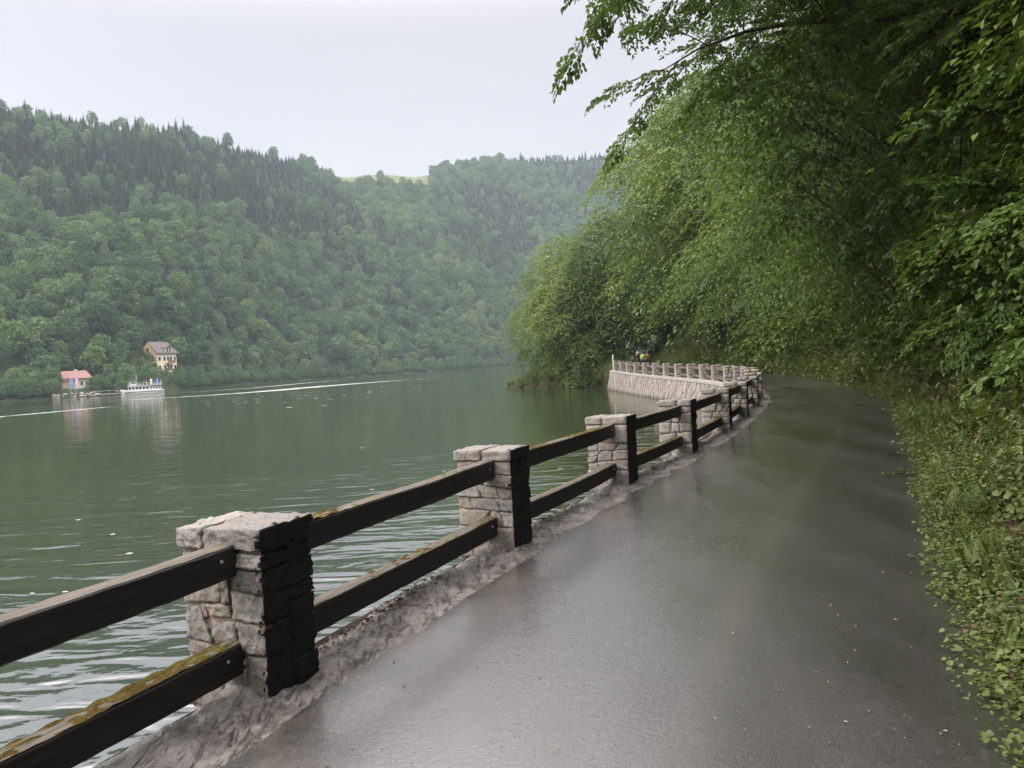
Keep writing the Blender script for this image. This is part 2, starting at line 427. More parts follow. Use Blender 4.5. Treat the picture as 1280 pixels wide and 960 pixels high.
class Path:
    def __init__(s, pts, step=.25):
        P = np.array(pts, float); out = []
        E = np.vstack([2 * P[0] - P[1], P, 2 * P[-1] - P[-2]])
        for i in range(1, len(E) - 2):
            p0, p1, p2, p3 = E[i - 1:i + 3]; n = max(2, int(np.linalg.norm(p2 - p1) / step))
            for k in range(n):
                t = k / n; out.append(.5 * (2 * p1 + (p2 - p0) * t + (2 * p0 - 5 * p1 + 4 * p2 - p3) * t * t + (3 * p1 - p0 - 3 * p2 + p3) * t ** 3))
        out.append(P[-1]); s.p = np.array(out)
        s.s = np.concatenate([[0], np.cumsum(np.linalg.norm(np.diff(s.p, axis=0), axis=1))]); s.len = s.s[-1]
    def at(s, t):
        return np.stack([np.interp(t, s.s, s.p[:, 0]), np.interp(t, s.s, s.p[:, 1])], -1)
    def tan(s, t):
        d = s.at(np.asarray(t) + .4) - s.at(np.asarray(t) - .4); return d / np.linalg.norm(d, axis=-1, keepdims=True)
    def s_of_y(s, y): return np.interp(y, s.p[:, 1], s.s)
    def near(s, q): return s.s[np.argmin(((s.p - np.array(q)) ** 2).sum(1))]

PILLAR_PTS = [(-1.32, 3.80), (-.05, 6.62), (1.44, 9.63), (2.93, 12.41), (4.49, 15.62), (5.87, 18.83), (7.23, 22.15)]
FENCE = Path([(-15, -26), (-8.6, -12.5), (-4.0, -2.2), (-2.62, .90)] + PILLAR_PTS + [(8.75, 26.3), (10.45, 32.5), (11.5, 38.8), (11.95, 45), (12.0, 51), (11.72, 58.6), (11.25, 68), (10.9, 78)])
LEFT = Path([(-14.8, -26), (-8.4, -12.6), (-3.8, -2.3), (-2.4, .83), (-1.10, 3.70), (.17, 6.52), (1.66, 9.53), (3.15, 12.31), (4.71, 15.52), (6.09, 18.73), (7.45, 22.05),
             (8.97, 26.2), (10.68, 32.45), (11.75, 38.75), (12.2, 45), (12.25, 51), (11.97, 58.7), (11.5, 68), (11.15, 78), (11.6, 88), (13.2, 100), (16.5, 115), (24, 135)])
RIGHT = Path([(-11, -28), (-4.6, -14), (-.9, -4), (.75, .3), (2.16, 3.26), (2.51, 4.07), (3.23, 5.59), (4.91, 8.87), (7.31, 13.68), (10.27, 20.15), (13.1, 28.3), (15.5, 37), (16.8, 44.7), (17.3, 51),
              (17.0, 60), (16.3, 70), (15.9, 80), (16.4, 90), (18.0, 102), (21.5, 115), (29, 134), (48, 165), (90, 210)])

# ------------------------------------------------------------------ road
def build_road():
    ns = 460; nl = 13
    sl = np.linspace(0, LEFT.len, ns); A = LEFT.at(sl)
    # match right edge by y
    ys = A[:, 1]; sr = RIGHT.s_of_y(ys); # perpendicular-ish pairing
    T = LEFT.tan(sl); N = np.stack([T[:, 1], -T[:, 0]], -1)
    B = np.zeros_like(A)
    for i in range(ns):
        d = RIGHT.p - A[i]; al = d @ T[i]; m = np.abs(al) + 1e3 * ((d @ N[i]) < 0); j = np.argmin(m)
        B[i] = RIGHT.p[j]
    for k in range(6): B[1:-1] = (B[:-2] + B[1:-1] * 2 + B[2:]) / 4
    V = []; L = []
    for j in range(nl):
        t = j / (nl - 1); P = A * (1 - t) + B * t
        jit = 0 if 0 < j < nl - 1 else .025
        P = P + N * (rng.normal(size=(ns, 1)) * jit)
        z = road_z(P[:, 1]) + .035 * math.sin(math.pi * t) * 1.0
        V.append(np.column_stack([P, z])); L.append(np.full(ns, t))
    V = np.concatenate(V); L = np.concatenate(L)
    i, j = np.meshgrid(np.arange(ns - 1), np.arange(nl - 1)); a = (j * ns + i).ravel()
    F = np.column_stack([a, a + ns, a + ns + 1, a + 1])
    o = np_obj('road', V, F, 'wet_asphalt', smooth=True, attrs={'lat': L}); tag(o, kind='structure')
build_road()

# ------------------------------------------------------------------ retaining wall with its rough top
def wall_top_z(off, s):
    """height of the rough mortar strip; off metres outwards from the pillars' road side"""
    return -.012 + 0 * off
def build_ledge():
    ss = np.concatenate([np.arange(20, FENCE.near((1.5, 9.7)), .022) if False else np.arange(FENCE.near((-2.7, .8)), FENCE.near((2.9, 12.4)), .03),
                         np.arange(FENCE.near((2.9, 12.4)), FENCE.len, .12)])
    ss = np.concatenate([np.arange(0, ss[0], .25), ss])
    offs = np.concatenate([np.linspace(-.26, .52, 30), [.56, .60, .62]])
    C = FENCE.at(ss); T = FENCE.tan(ss); N = np.stack([-T[:, 1], T[:, 0]], -1)
    ns = len(ss); V = []
    sp = pillar_s
    for o in offs:
        P = C + N * o
        nz = fbm(P[:, 0] * 3.1, P[:, 1] * 1.7, 5) - .5; n2 = fbm(P[:, 0] * 11 + 40, P[:, 1] * 11, 3) - .5
        amp = sstep(-.16, .04, o)
        n3 = fbm(P[:, 0] * 7 + 80, P[:, 1] * 4 + 9, 4); rid = np.abs(n3 - .5)
        z = road_z(P[:, 1]) - .02 + amp * (.02 + .12 * nz + .025 * n2 - .018 * np.exp(-(rid / .03) ** 2)) - .26 * sstep(.22, .60, o)
        dmin = np.min(np.abs(ss[:, None] - (sp[None, :] + .17)), axis=1)
        skirt = np.exp(-(np.maximum(dmin - .16, 0) / .16) ** 2) * sstep(.02, .16, o) * (1 - sstep(.55, .62, o) * .4)
        z = z + skirt * (.05 + .09 * n2)
        if o > .55: z = z - .10 * (o - .55) / .07
        Po = P + N * ((fbm(ss * 1.7, ss * 0 + 3, 3) - .5)[:, None] * .16 * sstep(.3, .6, o))
        V.append(np.column_stack([Po, z]))
    last = V[-1].copy(); last[:, 2] = -.8; last[:, :2] += N * .10; V.append(last)
    last = last.copy(); last[:, 2] = -2.3; last[:, :2] += N * .30; V.append(last)
    V = np.concatenate(V); nl = len(offs) + 2
    i, j = np.meshgrid(np.arange(ns - 1), np.arange(nl - 1)); a = (j * ns + i).ravel()
    F = np.column_stack([a, a + 1, a + ns + 1, a + ns])
    return V, F

# pillar stations along the fence
pillar_s = [FENCE.near((-3.98, -2.2)), FENCE.near((-2.62, .90))] + [FENCE.near(p) for p in PILLAR_PTS]
s_ = pillar_s[-1]
while s_ + 3.42 < FENCE.len - .3:
    s_ += 3.42; pillar_s.append(s_)
pillar_s = np.array(pillar_s)

wall = empty('retaining_wall', (*FENCE.at(0), -1.65), label='pale stone retaining wall dropping from the road edge into the lake', cat='wall')
def wparent(o):
    o.parent = wall; o.matrix_parent_inverse = Matrix.Translation(wall.location).inverted(); return o
V, F = build_ledge()
wparent(np_obj('rough_ledge', V, F, 'ledge', smooth=True))

def build_wall_face():
    """visible battered face: upright stones set in mortar from the bend to the end of the wall"""
    s0, s1 = FENCE.near((9.9, 30)), FENCE.len
    mb_v = []; mb_f = []; k = 0
    cube_f = np.array([(0, 3, 2, 1), (4, 5, 6, 7), (0, 1, 5, 4), (1, 2, 6, 5), (2, 3, 7, 6), (3, 0, 4, 7)])
    s = s0
    rr = random.Random(3)
    while s < s1:
        w = rr.uniform(.16, .42)
        z = -1.95 + rr.uniform(0, .3)
        top = None
        while True:
            h = rr.uniform(.22, .75); z2 = z + h
            zr = float(road_z(FENCE.at(s)[1])) - .16
            if z2 > zr - .12: z2 = zr
            c = FENCE.at(s + w / 2); T = FENCE.tan(s + w / 2); N = np.array([-T[1], T[0]])
            def off(zz): return .60 + .42 * (zr - zz) / 1.9
            pr = rr.uniform(.03, .11); q = []
            g = .018; j = lambda: rr.uniform(-.03, .03)
            for (zz, dd) in ((z + g, 0), (z2 - g, 1)):
                for (al, oo) in ((-w / 2 + g, -.25), (w / 2 - g, -.25), (w / 2 - g - rr.uniform(0, .03), pr), (-w / 2 + g + rr.uniform(0, .03), pr)):
                    a2 = al + j() * .6; P = c + T * a2 + N * (off(zz) + oo + (j() * .5 if oo > 0 else 0)); q.append((P[0], P[1], zz + j()))
            mb_v += q; mb_f.append(cube_f + k); k += 8
            z = z2
            if z >= zr - .01: break
        s += w
    me = np_obj('wall_stones', np.array(mb_v), np.concatenate(mb_f)[:, ::-1], 'wall_stone'); me['kind'] = 'stuff'; wparent(me)
    # mortar backing and pale coping band
    ss = np.arange(0, FENCE.len + .01, .5); C = FENCE.at(ss); T = FENCE.tan(ss); N = np.stack([-T[:, 1], T[:, 0]], -1); zr = road_z(C[:, 1])
    rows = [(.645, -.20), (.64 + .045, -.5), (.98, -2.0)]
    V = np.concatenate([np.column_stack([C + N * o, z + (zr if z > -1 else zr * 0)]) for o, z in rows]); n = len(ss)
    F = []
    for r_ in range(len(rows) - 1):
        for i in range(n - 1): F.append((r_ * n + i, r_ * n + i + 1, (r_ + 1) * n + i + 1, (r_ + 1) * n + i))
    wparent(np_obj('mortar_face', V, np.array(F), 'wall_mortar'))
    sel = ss >= s0; m = ss[sel]; C = FENCE.at(m); T = FENCE.tan(m); N = np.stack([-T[:, 1], T[:, 0]], -1); zr = road_z(C[:, 1]); n = len(m)
    rows = [(.42, .02), (.70, .0), (.72, -.16), (.55, -.17)]
    V = np.concatenate([np.column_stack([C + N * o, zr + z]) for o, z in rows]); F = []
    for r_ in range(3):
        for i in range(n - 1): F.append((r_ * n + i, r_ * n + i + 1, (r_ + 1) * n + i + 1, (r_ + 1) * n + i))
    F.append((0, n, 2 * n, 3 * n)); 
    o = bpy.data.meshes.new('coping_band'); o.from_pydata(V.tolist(), [], F); o.materials.append(MAT['curb_pale']); wparent(link(bpy.data.objects.new('coping_band', o)))
    # end face of the wall
    mb = MB(); c = FENCE.at(FENCE.len); T = FENCE.tan(FENCE.len - .4); N = Vector((-T[1], T[0], 0)); o3 = Vector((c[0], c[1], 0)) + Vector((T[0], T[1], 0)) * .0
    mb.prism([(-.3, .28), (.64, .25), (1.0, -2.1), (-.3, -2.1)], o3, N, (0, 0, 1), Vector((T[0], T[1], 0)) * .3)
    wparent(mb.build('end_block', 'wall_stone'))
build_wall_face()

# ------------------------------------------------------------------ fence: pillars of stones, rails
def hexa(c8, n=5, rad=.02, amp=.006, seed=0, freq=14.0):
    """c8: 8 corners (000,100,110,010,001,101,111,011) -> rounded, roughened block"""
    c8 = np.array(c8, float); g = np.linspace(-1, 1, n + 1); idx = {}; V = []; F = []
    def vid(i, j, k):
        if (i, j, k) not in idx: idx[(i, j, k)] = len(V); V.append((g[i], g[j], g[k]))
        return idx[(i, j, k)]
    for a in range(n):
        for b in range(n):
            F += [(vid(a, b, 0), vid(a, b + 1, 0), vid(a + 1, b + 1, 0), vid(a + 1, b, 0)), (vid(a, b, n), vid(a + 1, b, n), vid(a + 1, b + 1, n), vid(a, b + 1, n)),
                  (vid(a, 0, b), vid(a + 1, 0, b), vid(a + 1, 0, b + 1), vid(a, 0, b + 1)), (vid(a, n, b), vid(a, n, b + 1), vid(a + 1, n, b + 1), vid(a + 1, n, b)),
                  (vid(0, a, b), vid(0, a, b + 1), vid(0, a + 1, b + 1), vid(0, a + 1, b)), (vid(n, a, b), vid(n, a + 1, b), vid(n, a + 1, b + 1), vid(n, a, b + 1))]
    P = np.array(V)
    size = np.array([np.linalg.norm(c8[1] - c8[0]), np.linalg.norm(c8[3] - c8[0]), np.linalg.norm(c8[4] - c8[0])])
    r = np.clip(rad / (size / 2 + 1e-6), .02, .9)
    inner = np.clip(P, -(1 - r), 1 - r); dl = (P - inner) / r; ln = np.linalg.norm(dl, axis=1, keepdims=True); nrm = dl / np.maximum(ln, 1e-6)
    Q = inner + r * nrm * np.minimum(1, 1) * np.minimum(ln, 1)
    u = (Q + 1) / 2; x, y, z = u[:, :1], u[:, 1:2], u[:, 2:]
    W = (c8[0] * (1 - x) * (1 - y) * (1 - z) + c8[1] * x * (1 - y) * (1 - z) + c8[2] * x * y * (1 - z) + c8[3] * (1 - x) * y * (1 - z)
         + c8[4] * (1 - x) * (1 - y) * z + c8[5] * x * (1 - y) * z + c8[6] * x * y * z + c8[7] * (1 - x) * y * z)
    ctr = c8.mean(0); dirv = nrm.copy()
    for i in range(len(W)):
        q = Vector(W[i]) * freq + Vector((seed * 3.7, seed * 1.3, 0))
        d = mnoise.noise(q) + .5 * mnoise.noise(q * 2.3) + .25 * mnoise.noise(q * 5.1)
        W[i] += dirv[i] * d * amp
    return W, F

def masonry(w, h, seed, rmin=.10, rmax=.19, smin=.12, smax=.30):
    """irregular courses -> list of quads ((u,z) x4: bl, br, tr, tl)"""
    r = random.Random(seed); rows = [(0, 0)]; z = 0
    while z < h - rmin * .9:
        z += r.uniform(rmin, rmax)
        if z > h - rmin * .6: z = h
        t = 0 if z == h else r.uniform(-.03, .03); rows.append((z - t, z + t))
    if rows[-1][0] < h: rows.append((h, h))
    Z = lambda row, u: row[0] + (row[1] - row[0]) * u / w
    out = []
    for a, b in zip(rows[:-1], rows[1:]):
        u = 0; jn = [(0, 0)]
        while True:
            u += r.uniform(smin, smax)
            if u > w - smin * .7: break
            k = r.uniform(-.035, .035); jn.append((u - k, u + k))
        jn.append((w, w))
        for p, q in zip(jn[:-1], jn[1:]):
            ql = [(p[0], Z(a, p[0])), (q[0], Z(a, q[0])), (q[1], Z(b, q[1])), (p[1], Z(b, p[1]))]
            if r.random() < .18 and (ql[3][1] - ql[0][1]) > .13:
                t = r.uniform(.35, .65); ml = (ql[0][0] * (1 - t) + ql[3][0] * t, ql[0][1] * (1 - t) + ql[3][1] * t + r.uniform(-.02, .02)); mr_ = (ql[1][0] * (1 - t) + ql[2][0] * t, ql[1][1] * (1 - t) + ql[2][1] * t + r.uniform(-.02, .02))
                out += [[ql[0], ql[1], mr_, ml], [ml, mr_, ql[2], ql[3]]]
            else: out.append(ql)
    return out

PW, PD, PH = .55, .38, .87
# front face of the nearest pillar, (u from its left edge 0..1, v 0..1): bl, br, tr, tl
P1_FRONT = [
    [(.0, .0), (.44, .0), (.42, .19), (.02, .21)], [(.46, .0), (.76, .0), (.74, .16), (.44, .19)], [(.78, .0), (1., .0), (1., .235), (.76, .235)],
    [(.02, .22), (.74, .17), (.70, .27), (.05, .29)], [(.68, .25), (1., .245), (1., .42), (.66, .43)], [(.36, .30), (.66, .28), (.64, .42), (.34, .44)],
    [(.02, .30), (.35, .28), (.21, .50), (.03, .51)], [(.30, .45), (.60, .455), (.59, .53), (.28, .525)], [(.22, .43), (.30, .44), (.27, .53), (.20, .52)],
    [(.61, .44), (1., .43), (1., .60), (.62, .62)], [(.62, .63), (1., .61), (1., .745), (.62, .755)], [(.0, .525), (.49, .54), (.47, .72), (.02, .70)],
    [(.50, .54), (.60, .54), (.60, .755), (.48, .74)], [(.66, .765), (1., .755), (1., .845), (.67, .85)], [(.0, .715), (.30, .73), (.30, .84), (.01, .835)],
    [(.31, .735), (.65, .765), (.65, .85), (.31, .84)]]

fence = empty('stone_pillar_fence', (*FENCE.at(pillar_s[2]), 0), label='long fence of square stone pillars joined by two heavy dark rails along the lakeside road', cat='fence')
def fparent(o, p=None):
    o.parent = p if p is not None else fence
    if p is None: o.matrix_parent_inverse = Matrix.Translation(fence.location).inverted()
    return o

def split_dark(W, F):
    """faces that look at the road (local -y) get the near-black material"""
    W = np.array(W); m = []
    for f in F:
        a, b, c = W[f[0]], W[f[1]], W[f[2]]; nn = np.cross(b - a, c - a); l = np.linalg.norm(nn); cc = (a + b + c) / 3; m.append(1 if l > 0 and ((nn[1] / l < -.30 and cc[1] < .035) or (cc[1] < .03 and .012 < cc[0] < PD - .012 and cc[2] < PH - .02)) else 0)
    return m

def build_pillar(i, s):
    c = FENCE.at(s); T = FENCE.tan(s + .17); ang = math.atan2(T[1], T[0]); zb = float(road_z(c[1]))
    near = 2 <= i <= 6; first = (i == 2)
    rp = random.Random(100 + i)
    h = PH + (rp.uniform(-.015, .015) if not first else 0)
    if i > 7: h += .10 * min(1, (i - 7) / 12)
    z0 = -.12
    mat_local = Matrix.Translation((c[0], c[1], zb)) @ Matrix.Rotation(ang, 4, 'Z')
    # mortar core
    core = MB(); core.box((PD / 2, PW / 2, (h - .03 + z0) / 2), (PD - .012, PW - .012, h - .03 - z0), m=0)
    core.f = core.f; 
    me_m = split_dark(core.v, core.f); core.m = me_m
    po = core.build('pillar', ['mortar', 'road_side_black'])
    po.matrix_world = mat_local; po.parent = fence; po.matrix_parent_inverse = Matrix.Translation(fence.location).inverted()
    n = 14 if first else (8 if i == 3 else 6 if i < 5 else 4 if near else 3)
    blocks = []
    hb = h - .11
    for layer in (0, 1):
        x0, x1 = (0, PD * .5) if layer == 0 else (PD * .5, PD)
        if first and layer == 0: polys = [[((1 - u) * 0 + u * PW, v * h) for u, v in q] for q in P1_FRONT]
        else: polys = masonry(PW, hb, 31 * i + layer)
        for q in polys:
            g = .0035; cu = sum(p[0] for p in q) / 4; cz = sum(p[1] for p in q) / 4
            pr = rp.uniform(0, .016)
            q = [(p[0], -.11 if p[1] < .01 else p[1]) for p in q]
            q2 = [(p[0] + (g if p[0] < cu else -g), p[1] + (g if p[1] < cz else -g)) for p in q]
            if not first or layer: pass
            # u = 0 at the lake side -> local y = PW - u
            def Y(u): return PW - u
            def sidey(u):
                if u < .03: return PW - u + pr * .6
                if u > PW - .03: return PW - u - pr * .6
                return PW - u
            xa = x0 - (pr if layer == 0 else -.004); xb = x1 + (pr if layer == 1 else -.004)
            c8 = [(xa, sidey(q2[1][0]), q2[1][1]), (xb, sidey(q2[1][0]), q2[1][1]), (xb, sidey(q2[0][0]), q2[0][1]), (xa, sidey(q2[0][0]), q2[0][1]),
                  (xa, sidey(q2[2][0]), q2[2][1]), (xb, sidey(q2[2][0]), q2[2][1]), (xb, sidey(q2[3][0]), q2[3][1]), (xa, sidey(q2[3][0]), q2[3][1])]
            blocks.append((c8, .005, .010))
    # cap slabs
    cuts = [0, .30 * PW, PW] if first else [0, rp.uniform(.3, .7) * PW, PW]
    for a, b in zip(cuts[:-1], cuts[1:]):
        y1, y0 = PW - a + (.02 if a == 0 else -.004), PW - b - (.012 if b == PW else -.004)
        xa, xb = -.018, PD + .018; za, zt = (h * .86 + .004 if first else hb + .005), h + rp.uniform(-.006, .006)
        c8 = [(xa, y0, za), (xb, y0, za), (xb, y1, za), (xa, y1, za), (xa, y0, zt), (xb, y0, zt), (xb, y1, zt - .006), (xa, y1, zt - .01)]
        blocks.append((c8, .012, .013))
    joinV, joinF, joinM = [], [], []; k = 0
    for bi, (c8, rad, amp) in enumerate(blocks):
        W, Fc = hexa(c8, n, rad, amp * (1.25 if first else 1), seed=i * 40 + bi, freq=23)
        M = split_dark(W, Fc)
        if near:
            o = np_obj('stone', W, np.array(Fc), ['pillar_stone', 'road_side_black'], po, midx=M, smooth=True)
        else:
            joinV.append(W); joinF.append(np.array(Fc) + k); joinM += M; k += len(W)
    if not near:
        o = np_obj('stonework', np.concatenate(joinV), np.concatenate(joinF), ['wall_stone', 'road_side_black'] if i > 7 else ['pillar_stone', 'road_side_black'], po, midx=joinM, smooth=True); o['kind'] = 'stuff'
    return po
pillars = [build_pillar(i, s) for i, s in enumerate(pillar_s)]

def build_rail(p0, p1, z0, z1, th, seed, moss=False):
    """p0,p1: start/end (x,y,zbase) at the road-side bottom edge"""
    a, b = Vector(p0), Vector(p1); L = (b - a).length; t = (b - a).normalized(); nrm = Vector((-t.y, t.x, 0)).normalized(); up = Vector((0, 0, 1))
    ns = max(8, int(L / .06)) if a.length < 25 else 6; hgt = z1 - z0; ch = .010
    prof = [(0, ch), (0, hgt - ch), (ch, hgt), (th * .5, hgt + .004), (th - ch, hgt), (th, hgt - ch), (th, ch), (th - ch, 0), (ch, 0)]
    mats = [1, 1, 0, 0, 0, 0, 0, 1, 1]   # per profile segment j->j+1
    V = []; AL = []; AC = []; np_ = len(prof)
    for i in range(ns + 1):
        x = i / ns; c = a + (b - a) * x
        wob = mnoise.noise(Vector((x * L * 1.3, seed * 5.1, 0))) * .008; wz = mnoise.noise(Vector((x * L * 1.1, seed * 9.1, 7))) * .008 - .010 * math.sin(math.pi * x)
        for j, (o, z) in enumerate(prof):
            e = mnoise.noise(Vector((x * L * 9, j * 3.3, seed))) * .0035
            V.append(c + nrm * (o + wob + e) + up * (z0 + z + wz + e)); AL.append(x * L + seed * 7); AC.append(o)
    F = []; M = []
    for i in range(ns):
        for j in range(np_):
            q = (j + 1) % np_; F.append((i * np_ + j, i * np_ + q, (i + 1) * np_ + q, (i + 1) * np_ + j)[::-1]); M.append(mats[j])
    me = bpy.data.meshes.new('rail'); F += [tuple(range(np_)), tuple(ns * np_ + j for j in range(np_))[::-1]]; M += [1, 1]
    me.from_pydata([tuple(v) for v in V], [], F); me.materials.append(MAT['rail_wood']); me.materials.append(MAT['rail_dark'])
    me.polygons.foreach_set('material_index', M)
    for k, arr in (('along', AL), ('across', AC)):
        at = me.attributes.new(k, 'FLOAT', 'POINT'); at.data.foreach_set('value', arr)
    me.update(); o = link(bpy.data.objects.new('rail', me)); fparent(o)
    if seed < 10:
        bm_ = MB()
        for e_ in (.16, L - .16):
            c = a + t * e_ + up * (z0 + hgt * .62); bm_.tube([c - nrm * .008, c + nrm * .02], .009, 8)
        bm_.build('bolt_heads', 'pole_metal', o)
    if moss:
        r = random.Random(seed); nn = int(L / .02); V = []; F = []; w = 9
        for i in range(nn + 1):
            x = i / nn; c = a + (b - a) * x
            d = mnoise.noise(Vector((x * L * 1.5, seed * 2.3, 1))) + moss
            for j in range(w):
                u = j / (w - 1); e = mnoise.noise(Vector((x * L * 14, u * 5, seed))) + .5 * mnoise.noise(Vector((x * L * 45, u * 16, seed)))
                hh = max(-.012, min(.016, .016 * (d + e * 1.6) - .004)) * (math.sin(math.pi * (u * .96 + .02)) ** .35)
                V.append(c + nrm * (.004 + u * (th - .008)) + up * (z0 + hgt + .002 - .010 * math.sin(math.pi * x) + hh))
        for i in range(nn):
            for j in range(w - 1): F.append((i * w + j, i * w + j + 1, (i + 1) * w + j + 1, (i + 1) * w + j)[::-1])
        ms = np_obj('moss', np.array([tuple(v) for v in V]), np.array(F), 'moss', o, smooth=True)
    return o

MOSS = {(1, 0): .10, (2, 0): -.25, (2, 1): -.3, (3, 1): .05, (3, 0): .0, (4, 0): .15, (6, 0): .25, (6, 1): .25, (5, 0): .05}
for i in range(len(pillar_s) - 1):
    sA, sB = pillar_s[i], pillar_s[i + 1]
    A, B = FENCE.at(sA), FENCE.at(sB); TA, TB = FENCE.tan(sA + .17), FENCE.tan(sB + .17)
    NA, NB = np.array([-TA[1], TA[0]]), np.array([-TB[1], TB[0]])
    p0 = A + TA * (PD - .05) + NA * .16; p1 = B + TB * .05 + NB * .16
    za, zb_ = float(road_z(A[1])), float(road_z(B[1]))
    for lv, (z0, z1) in enumerate(((.11, .275), (.62, .785))):
        build_rail((*p0, za), (*p1, zb_), z0, z1, .125, i * 2 + lv + 1, MOSS.get((i, lv), False))

# white marker post where the wall ends
c = FENCE.at(FENCE.len - .1); zz = float(road_z(c[1]))
mk = empty('marker_post', (c[0] - .3, c[1] + .1, zz), label='white marker post at the far end of the fence', cat='post')
mb = MB(); mb.tube([(0, 0, -.3), (0, 0, 1.5)], .07, 8); mb.build('post', 'paint_white', mk)
mb = MB(); mb.tube([(0, 0, 1.5), (0, 0, 1.62)], [.09, .04], 8); mb.build('cap', 'paint_white', mk)

# ------------------------------------------------------------------ water
V = np.array([(-1100, -380, -1.65), (1000, -380, -1.65), (1000, 1250, -1.65), (-1100, 1250, -1.65)], float)
tag(np_obj('lake_water', V, np.array([(0, 1, 2, 3)]), 'water'), kind='structure')

# ------------------------------------------------------------------ right-hand hillside
def bank_h(d, s):
    """height above the road at distance d (m) right of the road edge, station s"""
    b = np.interp(d, [0, .35, .9, 1.6, 3, 6, 12, 30, 60, 110], [-.02, .06, .38, 1.05, 2.5, 4.8, 8.8, 22, 42, 66])
    return b
def hill_point(s, d):
    P = RIGHT.at(s); T = RIGHT.tan(s); N = np.stack([T[..., 1], -T[..., 0]], -1)
    Q = P + N * np.asarray(d)[..., None]
    z = road_z(P[..., 1]) + bank_h(d, s) + (fbm(s * .6, np.asarray(d) * .9, 4) - .5) * np.clip(np.asarray(d), 0, 1.2) * .8
    return np.concatenate([Q, z[..., None]], -1)
def build_hillside():
    ss = np.arange(0, RIGHT.len, .7); dd = np.concatenate([[-.15, 0, .15, .35, .6, .9, 1.25, 1.6, 2.2, 3], np.arange(4, 14, 1.5), [16, 20, 25, 32, 42, 55, 75, 100]])
    P = [hill_point(ss, np.full(len(ss), d)) for d in dd]
    for k in range(len(dd)):
        if dd[k] < 0: P[k][:, 2] -= .02
    # keep far offsets from folding where the road turns right
    for k, d in enumerate(dd):
        if d > 6:
            w = int(min(60, d * 1.5)); ker = np.ones(2 * w + 1) / (2 * w + 1); pad = np.pad(P[k], ((w, w), (0, 0)), mode='edge')
            P[k] = np.stack([np.convolve(pad[:, c], ker, 'valid') for c in range(3)], -1)
    V = np.concatenate(P); ns = len(ss); i, j = np.meshgrid(np.arange(ns - 1), np.arange(len(dd) - 1)); a = (j * ns + i).ravel()
    F = np.column_stack([a, a + ns, a + ns + 1, a + 1]); tag(np_obj('hillside', V, F, 'bank_soil', smooth=True), kind='structure')
build_hillside()

# land between road and lake beyond the wall
SHORE2 = Path([(11.1, 78.2), (10.2, 84), (6.5, 90), (1.8, 95.5), (-.5, 101), (1, 112), (8, 128), (20, 150), (40, 180)])
def build_point():
    m = 60; t = np.linspace(0, 1, m); a = LEFT.at(LEFT.near((11.15, 78)) + t * (LEFT.len - LEFT.near((11.15, 78)))); b = SHORE2.at(t * SHORE2.len)
    V = []; cols = [0, .15, .35, .6, .85, 1.0, 1.12]
    for c in cols:
        P = a * (1 - c) + b * c; z = road_z(P[:, 1]) * (1 - c) + (-1.65) * np.clip(c, 0, 2) ** 1.6 + (fbm(P[:, 0] * .4, P[:, 1] * .4) - .5) * .5 * (c > 0); 
        if c > 1: z = z - 1.2
        V.append(np.column_stack([P, z - .01]))
    V = np.concatenate(V); i, j = np.meshgrid(np.arange(m - 1), np.arange(len(cols) - 1)); q = (j * m + i).ravel()
    tag(np_obj('lake_bank', V, np.column_stack([q, q + 1, q + m + 1, q + m]), 'bank_soil', smooth=True), kind='structure')
build_point()

# ------------------------------------------------------------------ far shore and hill
AZ_S = np.radians([-125, -75, -50, -34.2, -30.3, -26, -17.1, -8.4, -2.4, 1.8, 8, 20, 40]); R0_S = [190, 190, 205, 225, 234, 237, 328, 407, 450, 522, 590, 600, 600]
AZ_R = np.radians([-125, -75, -50, -33.1, -28.8, -23, -16.7, -11.7, -9, -6.4, -3, -.3, 3, 6.9, 12, 20, 40])
EL_R = [17, 17, 17, 17.6, 17.45, 17.2, 15.5, 14.0, 14.1, 14.25, 15.1, 15.5, 15.3, 15.1, 15, 15, 15]
R1_R = [430, 430, 450, 500, 515, 540, 620, 720, 750, 780, 820, 860, 880, 900, 900, 900, 900]
TREE_R = [9, 9, 9, 9, 9, 6, 5, 0, -2, 4, 9, 11, 10, 9, 9, 9, 9]
HOUSE = (-116.87, 250.0); REDH = (-122.8, 212.0)
def r0f(az): return np.interp(az, AZ_S, R0_S)
def far_z(az, r):
    r0 = r0f(az); r1 = np.interp(az, AZ_R, R1_R); h1 = np.tan(np.radians(np.interp(az, AZ_R, EL_R))) * r1 + EYE - np.interp(az, AZ_R, TREE_R)
    t = (r - r0) / (r1 - r0)
    x = r * np.sin(az); y = r * np.cos(az)
    base = np.interp(r - r0, [-30, -3, 0, 4, 16], [-5, -2.6, -1.75, .3, 1.6])
    tt = np.clip((r - r0 - 14) / np.maximum(r1 - r0 - 14, 1), 0, 1)
    rise = (h1 - 1.6) * (tt * .92 + .08 * np.sin(tt * math.pi / 2) )
    nz = (fbm(x * .010 + 9, y * .010, 4) - .5) * 46 * np.sin(np.pi * np.clip(tt, 0, 1)) ** .8
    back = -np.clip(r - r1, 0, 400) * .10
    zz = base + rise + nz + back
    for (hx, hy), pz, rad in ((HOUSE, 4.2, 11.0), (REDH, .75, 9.5)):
        q = np.hypot(x - hx, y - hy); w = np.exp(-(q / rad) ** 4) * (r - r0 > 5); zz = zz * (1 - w) + pz * w
    return zz
